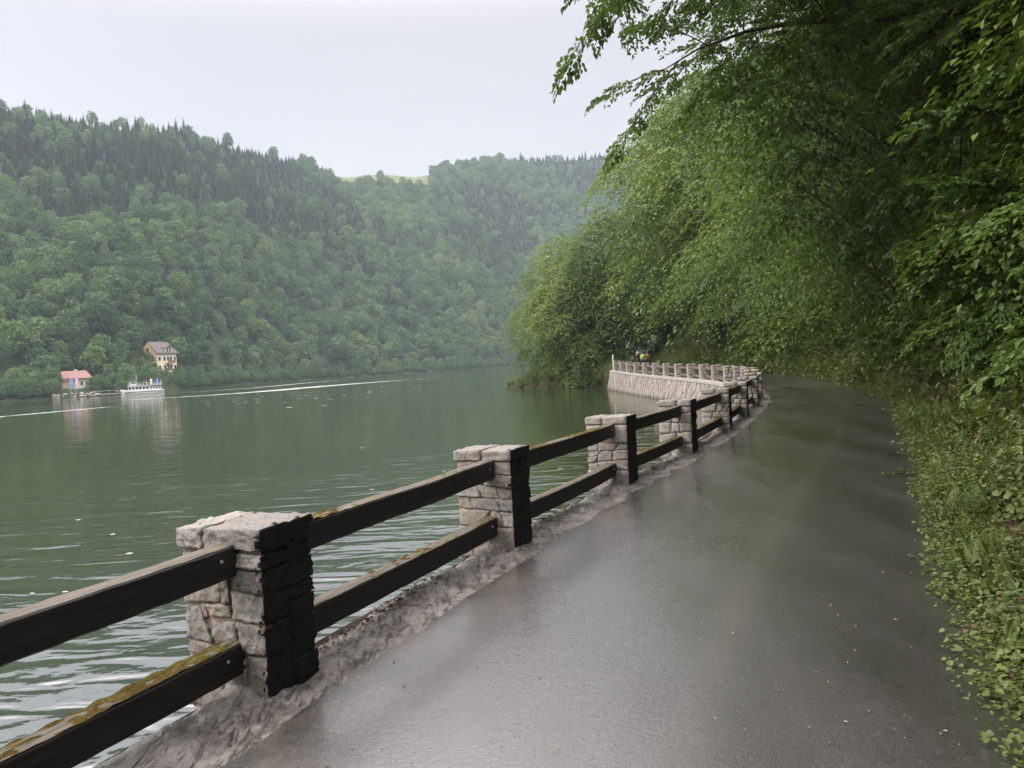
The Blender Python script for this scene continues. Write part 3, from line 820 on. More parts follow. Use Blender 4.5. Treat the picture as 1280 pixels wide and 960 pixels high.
def build_far():
    az = np.radians(np.linspace(-125, 40, 331)); k = np.concatenate([[-30, -8, -3, 0, 2, 4, 8, 12, 16, 19, 22, 26, 30, 35], np.linspace(40, 420, 58), [440, 480, 560, 700]])
    A, K = np.meshgrid(az, k); r1 = np.interp(A, AZ_R, R1_R); r0 = r0f(A)
    R_ = np.where(K <= 16, r0 + K, np.where(K <= 420, r0 + 16 + (r1 - r0 - 16) * (K - 16) / 404 , r1 + (K - 420)))
    Z = far_z(A, R_); V = np.stack([R_ * np.sin(A), R_ * np.cos(A), Z], -1).reshape(-1, 3); n = len(az)
    i, j = np.meshgrid(np.arange(n - 1), np.arange(len(k) - 1)); q = (j * n + i).ravel(); F = np.column_stack([q, q + 1, q + n + 1, q + n])
    ac = A[:-1, :-1].ravel(); kc = K[:-1, :-1].ravel()
    M = ((np.degrees(ac) > -13.2) & (np.degrees(ac) < -4.2) & (kc > 385)).astype(int)
    tag(np_obj('far_hill', V, F, ['forest_floor', 'meadow'], midx=M, smooth=True), kind='structure')
build_far()

# ------------------------------------------------------------------ foliage generators
def leaves_mesh_arrays(P, D, N, L, Wd=.55, six=True, droop=.12, fold=.10):
    """P,D,N (n,3), L (n,) -> verts, faces for n folded leaves"""
    D = D / np.linalg.norm(D, axis=1, keepdims=True); X = np.cross(D, N); X /= np.maximum(np.linalg.norm(X, axis=1, keepdims=True), 1e-6); Nn = np.cross(X, D)
    if six: tmpl = np.array([(0, 0, 0), (.5, .30, fold), (.42, .70, fold * .6), (0, 1, -droop), (-.42, .70, fold * .6), (-.5, .30, fold)])
    else: tmpl = np.array([(0, 0, 0), (.5, .45, fold), (0, 1, -droop), (-.5, .45, fold)])
    k = len(tmpl); n = len(P)
    V = P[:, None, :] + L[:, None, None] * (X[:, None, :] * (tmpl[None, :, 0:1] * Wd * 2 * .5 * 1.0) + D[:, None, :] * tmpl[None, :, 1:2] + Nn[:, None, :] * tmpl[None, :, 2:3])
    base = (np.arange(n) * k)[:, None]
    if six: F = np.concatenate([base + np.array([[0, 1, 2, 3]]), base + np.array([[0, 3, 4, 5]])])
    else: F = np.concatenate([base + np.array([[0, 1, 2]]), base + np.array([[0, 2, 3]])])
    return V.reshape(-1, 3), F

def make_spray(r, n=11, length=1.0, leaf=.10):
    """flat leafy twig along +Y, upper side +Z"""
    P, D, L = [], [], []
    for i in range(n):
        t = (i + .5) / n; y = t * length; z = -.22 * t * t
        for sgn in (-1, 1):
            sl = .42 * (1 - t) ** .7 + .03; ang = math.radians(r.uniform(38, 62))
            m = max(1, int(round(sl / (leaf * .9)))) 
            for k in range(m):
                q = (k + r.uniform(.3, 1)) * sl / m
                P.append((sgn * math.sin(ang) * q, y + math.cos(ang) * q, z - .3 * q * q + r.uniform(-.03, .03)))
                a2 = ang * r.uniform(.3, 1.5) * sgn * (1 if r.random() < .75 else -.4)
                D.append((math.sin(a2), math.cos(a2), r.uniform(-.55, .1))); L.append(leaf * r.uniform(.65, 1.15))
    P.append((0, length, -.22)); D.append((0, 1, -.3)); L.append(leaf)
    return np.array(P), np.array(D), np.array(L)
_sr = random.Random(5)
SPRAYS = [make_spray(_sr) for _ in range(6)]

def place_sprays(pos, dirs, ups, sc, leaf_scale, jr):
    """compose sprays to leaf arrays"""
    Ps, Ds, Ns, Ls = [], [], [], []
    D = dirs / np.linalg.norm(dirs, axis=1, keepdims=True); X = np.cross(D, ups); X /= np.maximum(np.linalg.norm(X, axis=1, keepdims=True), 1e-6); N = np.cross(X, D)
    for k in range(len(SPRAYS)):
        sel = np.arange(len(pos))[k::len(SPRAYS)]
        if not len(sel): continue
        p, d, l = SPRAYS[k]; R = np.stack([X[sel], D[sel], N[sel]], 1)     # rows
        s = sc[sel][:, None, None]
        P = pos[sel][:, None, :] + s * np.einsum('lk,nkj->nlj', p, R); Dd = np.einsum('lk,nkj->nlj', d, R)
        Nn = np.repeat(N[sel][:, None, :], len(p), 1) + jr.normal(size=Dd.shape) * .45
        L = (l[None, :] * leaf_scale * np.ones((len(sel), 1)))
        Ps.append(P.reshape(-1, 3)); Ds.append(Dd.reshape(-1, 3)); Ns.append(Nn.reshape(-1, 3)); Ls.append(L.ravel())
    return np.concatenate(Ps), np.concatenate(Ds), np.concatenate(Ns), np.concatenate(Ls)

def limb_curve(r, start, az, length, rise, droop, n=9):
    pts = []; 
    for i in range(n):
        t = i / (n - 1); rad = length * t; z = rise * math.sin(t * math.pi * .55) - droop * t ** 2.4
        a = az + .25 * math.sin(t * 3 + az * 5)
        pts.append(Vector(start) + Vector((math.cos(a) * rad, math.sin(a) * rad, z)))
    return pts

def make_tree_meshes(seed, height, spread, trunk_r, first, nlimb, leaf_scale=1.0, spray_scale=1.0, mat='leaf_near', dens=1.0, lean=(0, 0), six=True, side=0.0, jit=.3):
    r = random.Random(seed); jr = np.random.default_rng(seed)
    mb = MB(); tp = []
    for i in range(10):
        t = i / 9; tp.append(Vector((lean[0] * t * t + .12 * math.sin(t * 6 + seed), lean[1] * t * t + .12 * math.cos(t * 5 + seed), height * .93 * t - .5 * (1 - t))))
    mb.tube(tp, [trunk_r * (1.25 if i == 0 else 1) * (1 - .9 * (i / 9)) + .012 for i in range(10)], 9)
    pos, dirs, ups, sc = [], [], [], []
    def tpt(t):
        f = t * 9; i = min(8, int(f)); return tp[i].lerp(tp[i + 1], f - i)
    for k in range(nlimb):
        u = (k + r.random() * .8) / nlimb; t = first / height + (1 - first / height) * u * .97
        az = k * 2.399 + r.uniform(-.4, .4); prof = math.sin(math.pi * min(1, .28 + .72 * u)) ** .55 if u < .99 else .2
        ln = spread * max(.22, prof) * r.uniform(.85, 1.12) * (1 - side * math.cos(az)); start = tpt(min(.99, t))
        pts = limb_curve(r, start, az, ln, ln * r.uniform(.18, .42) * (.6 + u), ln * r.uniform(.15, .38) * (1.2 - u * .7))
        r0 = trunk_r * (.42 - .28 * u); mb.tube(pts, [max(.008, r0 * (1 - i / 8.5)) for i in range(9)], 5, cap=False)
        nsub = max(3, int(ln * 2.1 * dens))
        for q in range(nsub):
            v = .22 + .78 * (q + r.random()) / nsub; f = v * 8; i = min(7, int(f)); p = pts[i].lerp(pts[i + 1], f - i); td = (pts[i + 1] - pts[i]).normalized()
            sgn = 1 if q % 2 else -1; a = sgn * math.radians(r.uniform(28, 75)); sd = Matrix.Rotation(a, 3, 'Z') @ td; sd.z += r.uniform(-.22, .40); sd.normalize()
            sl = (ln * .34 * (1.15 - v * .7) + .35) * r.uniform(.8, 1.2)
            e = [p + sd * sl * x + Vector((0, 0, -.22 * sl * x * x)) for x in (0, .33, .66, 1)]
            mb.tube(e, [.016 * spray_scale, .012, .008, .004], 3, cap=False)
            nn = max(2, int(sl / (.26 * spray_scale) * dens))
            for w in range(nn):
                x = (w + .6) / nn; g = x * 3; ii = min(2, int(g)); pp = e[ii].lerp(e[ii + 1], g - ii); a2 = (1 if w % 2 else -1) * math.radians(r.uniform(15, 65))
                dd = Matrix.Rotation(a2, 3, 'Z') @ sd; dd.z += r.uniform(-.30, .22)
                pos.append(pp); dirs.append(dd); ups.append((r.gauss(0, jit), r.gauss(0, jit), 1)); sc.append(r.uniform(.45, .8) * spray_scale)
            pos.append(e[3]); dirs.append(sd + Vector((0, 0, -.2))); ups.append((0, 0, 1)); sc.append(.6 * spray_scale)
        # crown top / inner fill
    P, D, N, L = place_sprays(np.array([tuple(p) for p in pos]), np.array([tuple(d) for d in dirs]), np.array(ups, float), np.array(sc), leaf_scale, jr)
    V, F = leaves_mesh_arrays(P, D, N, L, .58, six=six)
    crown = np_mesh('crown', V, F, mat)
    tm = bpy.data.meshes.new('trunk'); tm.from_pydata([tuple(v) for v in mb.v], [], mb.f); tm.materials.append(MAT['bark'])
    tm.polygons.foreach_set('use_smooth', [True] * len(mb.f)); tm.update()
    return tm, crown, len(F)

def make_clump_tree(seed, H, R, trunk_r, base, nclump=95, per=230, leaf=.17, mat='leaf_near', side=0.0):
    """fuller crown made of many leafy domes on forked limbs, for trees seen from 50 m and more"""
    r = random.Random(seed); q = np.random.default_rng(seed); mb = MB(); P, D, N, L = [], [], [], []
    tp = [Vector((.25 * math.sin(i * .7 + seed), .25 * math.cos(i * .9), H * .85 * i / 8 - .5 * (i == 0))) for i in range(9)]
    mb.tube(tp, [trunk_r * (1 - .85 * i / 8) for i in range(9)], 8)
    for k in range(nclump):
        u = (k + .5) / nclump; z = base + (H - base) * u; prof = math.sin(math.pi * (.16 + .80 * u)) ** .65
        a = k * 2.39996 + r.uniform(-.5, .5); shell = r.uniform(.72, 1.12) if k % 5 else r.uniform(.1, .55)
        bulge = (1 + .28 * math.sin(3 * a + seed) * math.sin(5 * u + seed)) * (1 - side * math.cos(a))
        c = np.array([math.cos(a) * R * prof * shell * bulge, math.sin(a) * R * prof * shell * bulge, z + r.uniform(-.5, .5)])
        cr = R * r.uniform(.19, .33)
        t0 = tp[min(7, int(u * 6))]; mid = t0.lerp(Vector(c), .55) + Vector((0, 0, .5)); mb.tube([t0, mid, Vector(c)], [.045, .028, .010], 4, cap=False)
        # a bough: three tilted, drooping tiers of leaves
        tier = q.integers(0, 3, per); rmax = cr * np.array([1.45, 1.25, .85])[tier] * q.uniform(.8, 1.15, per); rr = np.sqrt(q.random(per)) * rmax; th = q.random(per) * 2 * math.pi
        lob = 1 + .3 * np.sin(th * 5 + k + tier * 2.1); rr = rr * lob; dx, dy = np.cos(th), np.sin(th); e = rr / (cr * 1.45)
        off = (tier - 1) * .52 * cr - .85 * cr * e ** 2 + q.normal(size=per) * .030 * cr + .10 * np.sin(th * 3 + k)
        outx, outy = math.cos(a), math.sin(a); tilt = -.28 * (dx * outx + dy * outy) * rr
        p = c + np.column_stack([dx * rr + outx * (1 - tier) * .25 * cr, dy * rr + outy * (1 - tier) * .25 * cr, off + tilt]); P.append(p)
        dd = np.column_stack([dx + outx * .5, dy + outy * .5, -.35 - .5 * e]) + q.normal(size=(per, 3)) * .35; nn = np.column_stack([dx * .35 + outx * .3, dy * .35 + outy * .3, np.ones(per)]) + q.normal(size=(per, 3)) * .20
        D.append(dd); N.append(nn); L.append(leaf * q.uniform(.6, 1.3, per))
    V, F = leaves_mesh_arrays(np.concatenate(P), np.concatenate(D), np.concatenate(N), np.concatenate(L), .7, six=False)
    crown = np_mesh('crown', V, F, mat, attrs={'tint': np.repeat(q.uniform(-1, 1, nclump), per * 4)}); tm = bpy.data.meshes.new('trunk'); tm.from_pydata([tuple(v) for v in mb.v], [], mb.f); tm.materials.append(MAT['bark']); tm.update()
    return tm, crown, len(F)

def plant_tree(name, meshes, loc, rz, sc, label, cat='tree', group=None, mat=None):
    o = empty(name, loc, rz, label=label, cat=cat, group=group); o.scale = (sc, sc, sc)
    link(bpy.data.objects.new('trunk', meshes[0]), o); c = link(bpy.data.objects.new('crown', meshes[1]), o)
    if mat:
        c.material_slots[0].link = 'OBJECT'; c.material_slots[0].material = MAT[mat]
    return o

TREES = {
    'a': make_tree_meshes(11, 13, 5.6, .24, 2.8, 30, .80, .85, dens=1.1, lean=(-1.6, 0), side=.25),
    'b': make_tree_meshes(12, 15, 6.2, .28, 3.4, 34, .80, .9, dens=1.1, lean=(-2.0, 0), side=.25),
    'c': make_tree_meshes(13, 11, 4.8, .18, 2.2, 24, .80, .85, dens=1.0, lean=(-1, 0), side=.2),
    'd': make_tree_meshes(18, 12, 4.3, .20, 3.6, 28, .75, .8, dens=1.15),
    'mid1': make_clump_tree(24, 15, 5.6, .26, 2.8, 64, 800, .155, side=.22),
    'mid2': make_clump_tree(25, 13, 5.2, .24, 2.4, 60, 800, .155, side=.22),
    'curtain': make_clump_tree(26, 6.0, 2.5, .10, .2, 48, 620, .105),
    'curtain2': make_clump_tree(27, 4.6, 2.3, .08, .1, 42, 620, .095),
    'far1': make_clump_tree(14, 17, 5.4, .26, 3.2, 58, 520, .22),
    'far2': make_clump_tree(15, 15, 4.8, .22, .8, 56, 520, .22),
    'far3': make_clump_tree(19, 16, 5.6, .24, 3.2, 58, 520, .22),
    'bush': make_tree_meshes(16, 2.9, 1.9, .05, .15, 20, .80, .55, dens=1.3, mat='leaf_light', jit=.5),
    'bush2': make_tree_meshes(17, 2.2, 1.6, .04, .1, 18, .65, .45, dens=1.4, mat='leaf_light', jit=.5),
}
print('tree faces', {k: v[2] for k, v in TREES.items()}, flush=True)

def on_hill(y, d):
    s = RIGHT.s_of_y(y); return hill_point(np.array(s), np.array(float(d)))

# (y along the road, distance from its edge, kind, scale, material, label)
NEAR_TREES = [
    (-13, 3.0, 'b', 1.0, 'leaf_near', 'broad leafy tree on the bank well behind the viewer'),
    (-7, 3.6, 'a', 1.0, 'leaf_near', 'leafy tree on the bank just behind the viewer'),
    (-1.5, 6.2, 'd', 1.0, 'leaf_near', 'leafy tree on the bank right beside the viewer'),
    (7.0, 6.2, 'd', 1.1, 'leaf_near', 'nearest dark leafy tree filling the upper right corner above the bank'),
    (11.2, 3.1, 'b', 1.12, 'leaf_near', 'dark leafy tree whose boughs hang furthest over the road at the top'),
    (17.5, 2.2, 'mid1', .95, 'leaf_near', 'dark tree behind the topmost overhanging boughs'),
    (21.5, 2.2, 'mid1', 1.08, 'leaf_near', 'leafy tree over the road before the bend, darker than the one beyond'),
    (26.5, 2.4, 'mid2', 1.0, 'leaf_light', 'bright green tree catching light above the bend in the road'),
    (33.0, 2.6, 'mid1', 1.0, 'leaf_light', 'bright yellow green tree leaning out over the bend'),
    (40.5, 2.4, 'mid2', 1.12, 'leaf_near', 'mid green tree above the middle of the bend'),
    (48.5, 1.8, 'mid1', 1.05, 'leaf_light', 'bright tree above the start of the pale curved fence'),
    (56.0, 2.2, 'far3', 1.15, 'leaf_near', 'dense tree on the bank behind the middle of the curved fence'),
    (64.0, 1.9, 'far1', 1.42, 'leaf_near', 'tall tree behind the far half of the curved fence'),
    (72.0, 2.6, 'far3', 1.5, 'leaf_light', 'tall light green tree rising above the far end of the fence'),
    (82.0, 3.6, 'far1', 1.45, 'leaf_near', 'tall tree beyond the walkers on the road'),
    (91.0, 2.5, 'far1', 1.25, 'leaf_near', 'tall tree on the slope where the road disappears'),
    (102.0, 3.0, 'far2', 1.3, 'leaf_near', 'furthest tree on the roadside slope'),
    (14.8, 2.9, 'b', 1.2, 'leaf_near', 'dark tree whose upper boughs reach past the fence against the sky'),
    (2.0, 9.0, 'd', 1.0, 'leaf_dark', 'dark tree on the slope above the nearest bank'),
    (10.0, 8.0, 'mid2', 1.1, 'leaf_near', 'dark tree on the slope behind the nearest two'),
    (17.0, 7.0, 'mid2', 1.2, 'leaf_near', 'tree in the deep shade of the slope'),
    (24.5, 8.0, 'mid1', 1.25, 'leaf_near', 'tree upslope of the bend, half hidden'),
    (32.0, 8.5, 'mid1', 1.2, 'leaf_near', 'tree upslope of the bright ones at the bend'),
    (40.0, 9.0, 'far1', 1.1, 'leaf_near', 'upslope tree behind the middle of the bend'),
    (50.0, 9.0, 'far1', 1.2, 'leaf_near', 'high tree behind the first curved fence pillars'),
    (60.0, 9.5, 'far3', 1.3, 'leaf_near', 'high tree on the slope behind the curved fence'),
    (70.0, 9.5, 'far1', 1.3, 'leaf_near', 'high tree crowning the slope beyond the fence'),
    (82.0, 10.0, 'far1', 1.3, 'leaf_near', 'high tree on the slope beyond the walkers'),
    (12.0, 16.0, 'far1', 1.2, 'leaf_dark', 'dark tree high on the near slope'),
    (24.0, 16.0, 'far2', 1.3, 'leaf_dark', 'dark tree high on the slope above the bend'),
    (38.0, 17.0, 'far1', 1.3, 'leaf_near', 'tree high above the bend near the top of the canopy'),
]
rt = random.Random(21)
for (y, d, kind, sc, mat, lab) in NEAR_TREES:
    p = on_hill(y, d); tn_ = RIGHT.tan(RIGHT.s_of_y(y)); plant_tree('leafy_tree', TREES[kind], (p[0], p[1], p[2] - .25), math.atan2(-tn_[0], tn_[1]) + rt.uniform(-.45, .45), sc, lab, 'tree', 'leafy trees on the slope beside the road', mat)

CURTAIN = [(7.4, 3.6, 'curtain', 1.0), (9.6, 2.9, 'curtain2', .95), (11.8, 3.4, 'curtain', .95), (14.3, 2.8, 'curtain2', 1.0), (17.0, 3.2, 'curtain', 1.0), (20.0, 2.9, 'curtain2', 1.1), (23.4, 3.2, 'curtain', 1.05),
           (27.2, 2.9, 'curtain2', 1.15), (31.5, 3.0, 'curtain', 1.1), (36.0, 2.8, 'curtain2', 1.2), (41.0, 2.9, 'curtain', 1.15), (46.5, 2.8, 'curtain', 1.1), (52.5, 2.6, 'curtain2', 1.3), (5.4, 4.4, 'curtain', 1.05)]
WH = ['second nearest the viewer', 'low and rounded, third from the viewer', 'pale, opposite the third pillar', 'opposite the fourth pillar', 'opposite the fifth pillar', 'opposite the sixth pillar', 'at the start of the bend', 'on the outside of the bend', 'on the middle of the bend', 'at the apex of the bend', 'just past the apex of the bend', 'facing the pale curved fence', 'furthest along the bank', 'nearest the viewer']
for (y, d, kind, sc), w_ in zip(CURTAIN, WH):
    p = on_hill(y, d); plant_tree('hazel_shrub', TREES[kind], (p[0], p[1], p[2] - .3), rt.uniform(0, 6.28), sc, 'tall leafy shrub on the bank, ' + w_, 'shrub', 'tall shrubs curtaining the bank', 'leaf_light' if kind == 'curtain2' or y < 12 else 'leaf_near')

# trees on the point that juts into the lake
POINT_TREES = [(9.8, 88.0, 'far2', 1.0, 'leaf_light', 'light green maple like tree standing closest to the end of the wall'),
               (7.2, 92.5, 'far1', 1.02, 'leaf_light', 'tallest light green tree on the wooded point'),
               (5.7, 94.6, 'far3', .78, 'leaf_light', 'leafy tree on the outermost tip of the point, branches over the water'),
               (9.5, 97.0, 'far3', .95, 'leaf_near', 'tree behind the others on the wooded point'),
               (4.2, 103.0, 'far2', .85, 'leaf_near', 'greyish green tree at the back edge of the point'),
               (12.2, 89.5, 'far1', 1.15, 'leaf_near', 'dark tree between the wooded point and the road')]
for (x, y, kind, sc, mat, lab) in POINT_TREES:
    plant_tree('leafy_tree', TREES[kind], (x, y, -1.3), rt.uniform(0, 6.28), sc, lab, 'tree', 'trees on the wooded point', mat)

# shrubs along the bank
BUSHES = []
for k in range(30):
    y = 4.6 + k * 1.2 + (k / 30) ** 2 * 32 + rt.uniform(-.4, .4); d = rt.uniform(1.9, 3.0) if k % 2 else rt.uniform(2.8, 4.6)
    BUSHES.append((y, d))
for k, (y, d) in enumerate(BUSHES):
    p = on_hill(y, d); kind = 'bush' if k % 3 else 'bush2'
    where = ('at the right edge of view' if y < 7 else 'beside the straight of the road' if y < 16 else 'where the road starts to bend' if y < 30 else 'behind the bend of the road' if y < 48 else 'opposite the curved fence')
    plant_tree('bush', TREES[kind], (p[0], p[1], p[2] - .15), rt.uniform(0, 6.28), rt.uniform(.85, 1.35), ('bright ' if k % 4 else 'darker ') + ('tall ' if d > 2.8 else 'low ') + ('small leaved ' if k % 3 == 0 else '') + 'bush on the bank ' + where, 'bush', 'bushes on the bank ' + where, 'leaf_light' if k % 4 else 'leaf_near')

# ------------------------------------------------------------------ scattering with geometry nodes (only for stuff nobody could count)
def scatter(name, pts, rot, scl, protos, label, cat):
    me = bpy.data.meshes.new(name); me.vertices.add(len(pts)); me.vertices.foreach_set('co', np.asarray(pts, np.float32).ravel())
    a = me.attributes.new('rot', 'FLOAT_VECTOR', 'POINT'); a.data.foreach_set('vector', np.asarray(rot, np.float32).ravel())
    sv = np.asarray(scl, float)[:, None] * np.column_stack([rng.uniform(.88, 1.15, (len(pts), 1)).repeat(2, 1), rng.uniform(.8, 1.25, len(pts))]); a = me.attributes.new('scl', 'FLOAT_VECTOR', 'POINT'); a.data.foreach_set('vector', sv.astype(np.float32).ravel())
    a = me.attributes.new('idx', 'INT', 'POINT'); a.data.foreach_set('value', rng.integers(0, len(protos), len(pts)).astype(np.int32))
    me.update(); o = link(bpy.data.objects.new(name, me)); tag(o, label, cat, None, 'stuff')
    g = bpy.data.node_groups.new(name, 'GeometryNodeTree'); g.interface.new_socket('Geometry', in_out='INPUT', socket_type='NodeSocketGeometry'); g.interface.new_socket('Geometry', in_out='OUTPUT', socket_type='NodeSocketGeometry')
    N_ = g.nodes; gi = N_.new('NodeGroupInput'); go = N_.new('NodeGroupOutput'); iop = N_.new('GeometryNodeInstanceOnPoints'); jn = N_.new('GeometryNodeJoinGeometry')
    for p in protos:
        oi = N_.new('GeometryNodeObjectInfo'); oi.inputs['Object'].default_value = p; oi.inputs['As Instance'].default_value = True; g.links.new(oi.outputs['Geometry'], jn.inputs[0])
    def na(nm, t):
        x = N_.new('GeometryNodeInputNamedAttribute'); x.data_type = t; x.inputs['Name'].default_value = nm; return x.outputs['Attribute']
    e2r = N_.new('FunctionNodeEulerToRotation'); g.links.new(na('rot', 'FLOAT_VECTOR'), e2r.inputs[0])
    g.links.new(gi.outputs[0], iop.inputs['Points']); g.links.new(jn.outputs[0], iop.inputs['Instance']); iop.inputs['Pick Instance'].default_value = True
    g.links.new(na('idx', 'INT'), iop.inputs['Instance Index']); g.links.new(e2r.outputs[0], iop.inputs['Rotation']); g.links.new(na('scl', 'FLOAT_VECTOR'), iop.inputs['Scale'])
    g.links.new(iop.outputs[0], go.inputs[0]); m = o.modifiers.new('scatter', 'NODES'); m.node_group = g
    return o

def proto(name, V, F, mats, **k): return bpy.data.objects.new(name, np_mesh(name, V, F, mats, **k))   # source shape, never linked to the scene

def sprig(seed, kind):
    r = random.Random(seed); jr = np.random.default_rng(seed); P, D, N, L = [], [], [], []
    if kind == 'nettle':
        for st in range(4):
            a0 = r.uniform(0, 6.28); lean = r.uniform(.1, .45); h = r.uniform(.22, .42); bx, by = r.uniform(-.1, .1), r.uniform(-.1, .1)
            for i in range(7):
                t = (i + 1) / 7; c = (bx + math.cos(a0) * lean * h * t, by + math.sin(a0) * lean * h * t, h * t)
                for q in range(2):
                    a = i * 1.57 + q * math.pi + a0; P.append(c); D.append((math.cos(a), math.sin(a), r.uniform(-.5, .25))); N.append((0, 0, 1)); L.append(r.uniform(.045, .075) * (1.1 - .5 * t))
        w = .6
    elif kind == 'fern':
        for fr in range(9):
            a = fr * 2.4 + r.uniform(-.3, .3); ln = r.uniform(.22, .38)
            for i in range(13):
                t = (i + 1) / 13; c = np.array([math.cos(a) * ln * t, math.sin(a) * ln * t, ln * (.75 * t - .55 * t * t)])
                for sg in (-1, 1):
                    P.append(tuple(c)); D.append((math.cos(a + sg * 1.25), math.sin(a + sg * 1.25), -.15)); N.append((0, 0, 1)); L.append(.10 * (1 - t) ** .6 + .015)
        w = .3
    elif kind == 'ivy':
        for i in range(80):
            a = r.uniform(0, 6.28); d = .28 * math.sqrt(r.random()); P.append((math.cos(a) * d, math.sin(a) * d, r.uniform(.01, .14))); b = r.uniform(0, 6.28)
            D.append((math.cos(b), math.sin(b), r.uniform(-.4, .4))); N.append((r.gauss(0, .4), r.gauss(0, .4), 1)); L.append(r.uniform(.022, .048))
        w = .85
    elif kind == 'grass':
        for i in range(34):
            a = r.uniform(0, 6.28); D.append((math.cos(a) * .5, math.sin(a) * .5, r.uniform(.5, 1.3))); P.append((r.gauss(0, .05), r.gauss(0, .05), 0)); N.append((math.cos(a), math.sin(a), .1)); L.append(r.uniform(.12, .27))
        w = .035
    elif kind == 'dock':
        for i in range(11):
            a = i * 2.4; D.append((math.cos(a), math.sin(a), r.uniform(.15, .9))); P.append((0, 0, .02)); N.append((-math.cos(a) * .5, -math.sin(a) * .5, 1)); L.append(r.uniform(.10, .19))
        w = .34
    elif kind == 'litter':
        for i in range(40):
            a = r.uniform(0, 6.28); d = .3 * math.sqrt(r.random()); P.append((math.cos(a) * d, math.sin(a) * d, r.uniform(0, .035))); b = r.uniform(0, 6.28); D.append((math.cos(b), math.sin(b), r.uniform(-.3, .3))); N.append((r.gauss(0, .5), r.gauss(0, .5), 1)); L.append(r.uniform(.03, .065))
        w = .6
    V, F = leaves_mesh_arrays(np.array(P, float), np.array(D, float), np.array(N, float), np.array(L), w, six=kind in ('nettle', 'dock', 'ivy'), droop=.35 if kind in ('grass', 'dock') else .1)
    if kind == 'nettle':
        pass
    return proto('sprig', V, F, {'litter': 'leaf_dry'}.get(kind, 'leaf_bank'))

NET = [sprig(i, 'nettle') for i in range(4)]; FRN = [sprig(60 + i, 'fern') for i in range(2)]; IVY = [sprig(20 + i, 'ivy') for i in range(3)]; GRS = [sprig(30 + i, 'grass') for i in range(3)]; DOC = [sprig(40 + i, 'dock') for i in range(2)]; LIT = [sprig(50 + i, 'litter') for i in range(3)]
def bank_points(n, y0, y1, d0, d1, power=1.0, keep=None):
    s0, s1 = RIGHT.s_of_y(y0), RIGHT.s_of_y(y1); s = s0 + (s1 - s0) * rng.random(n) ** power; d = d0 + (d1 - d0) * rng.random(n)
    if keep is not None:
        k = keep(s, d); s, d = s[k], d[k]
    P = hill_point(s, d); T = RIGHT.tan(s); N = np.stack([T[:, 1], -T[:, 0]], -1)
    # lean with the slope: outwards, towards the road
    tilt = np.clip(d, 0, 1) * .75; ang = np.arctan2(-N[:, 1], -N[:, 0])
    rot = np.column_stack([rng.normal(size=len(s)) * .25 - np.sin(ang) * tilt, rng.normal(size=len(s)) * .25 + np.cos(ang) * tilt, rng.random(len(s)) * 6.28])
    return P, rot
patchf = lambda s, d: fbm(s * .45 + 3, d * 1.1, 3)
bare = lambda s, d: patchf(s, d) + .16 * np.exp(-((d - .95) / .40) ** 2) * (fbm(s * .25 + 40, d * 0 + 2, 2) > .42)
for nm, n_, y0, y1, d0, d1, pw, protos, sc0, sc1, keep, lab in (
    ('verge_weeds', 3200, 0, 30, .14, .9, 1.5, NET, .55, 1.05, lambda s, d: (bare(s, d) < .52) | (d < .3), 'low leafy weeds along the right edge of the road'),
    ('verge_ivy', 5200, 0, 45, -.02, 1.6, 1.6, IVY, .7, 1.3, lambda s, d: (bare(s, d) < .50) | (d < .2), 'small leaved ground cover on the foot of the bank'),
    ('verge_grass', 1000, -3, 50, .05, .7, 1.2, GRS, .5, 1.1, None, 'tufts of grass at the right edge of the asphalt'),
    ('verge_fern', 420, 1, 40, .3, 2.6, 1.4, FRN, .7, 1.3, None, 'ferns growing on the bank'),
    ('verge_dock', 260, -3, 30, .2, 1.2, 1.2, DOC, .6, 1.15, None, 'broad leaved plants at the foot of the bank'),
    ('leaf_litter', 5000, 0, 50, .02, 2.2, 1.5, LIT, .6, 1.0, None, 'brown leaf litter lying on the bank soil'),
    ('bank_undergrowth', 14000, 0, 60, .7, 6.0, 1.4, NET + IVY, 1.0, 2.0, lambda s, d: bare(s, d) < .54, 'dense nettles and brambles covering the bank'),
    ('far_undergrowth', 9000, 28, 110, .1, 6.0, 1.0, NET + IVY, 1.6, 3.2, None, 'undergrowth on the bank around and past the bend')):
    P, R_ = bank_points(n_, y0, y1, d0, d1, pw, keep); scatter(nm, P, R_, (sc0 + (sc1 - sc0) * rng.random(len(P))) * np.clip(.62 + .38 * (P[:, 1] - 2) / 12, .62, 1) * np.where(rng.random(len(P)) < .15, 1.5, 1), protos, lab, 'undergrowth')
# green growth on the point of land
m = 2600; t = rng.random(m); c = rng.random(m); a = LEFT.at(LEFT.near((11.15, 78)) + t * (LEFT.len - LEFT.near((11.15, 78)))); b = SHORE2.at(t * SHORE2.len); P = a * (1 - c[:, None]) + b * c[:, None]
scatter('lake_bank_growth', np.column_stack([P, road_z(P[:, 1]) * (1 - c) - 1.65 * c ** 1.6]), np.column_stack([rng.normal(size=(m, 2)) * .3, rng.random(m) * 6.28]), 1.8 + 2 * rng.random(m), NET + IVY + GRS, 'grass and weeds on the point of land beyond the wall', 'undergrowth')

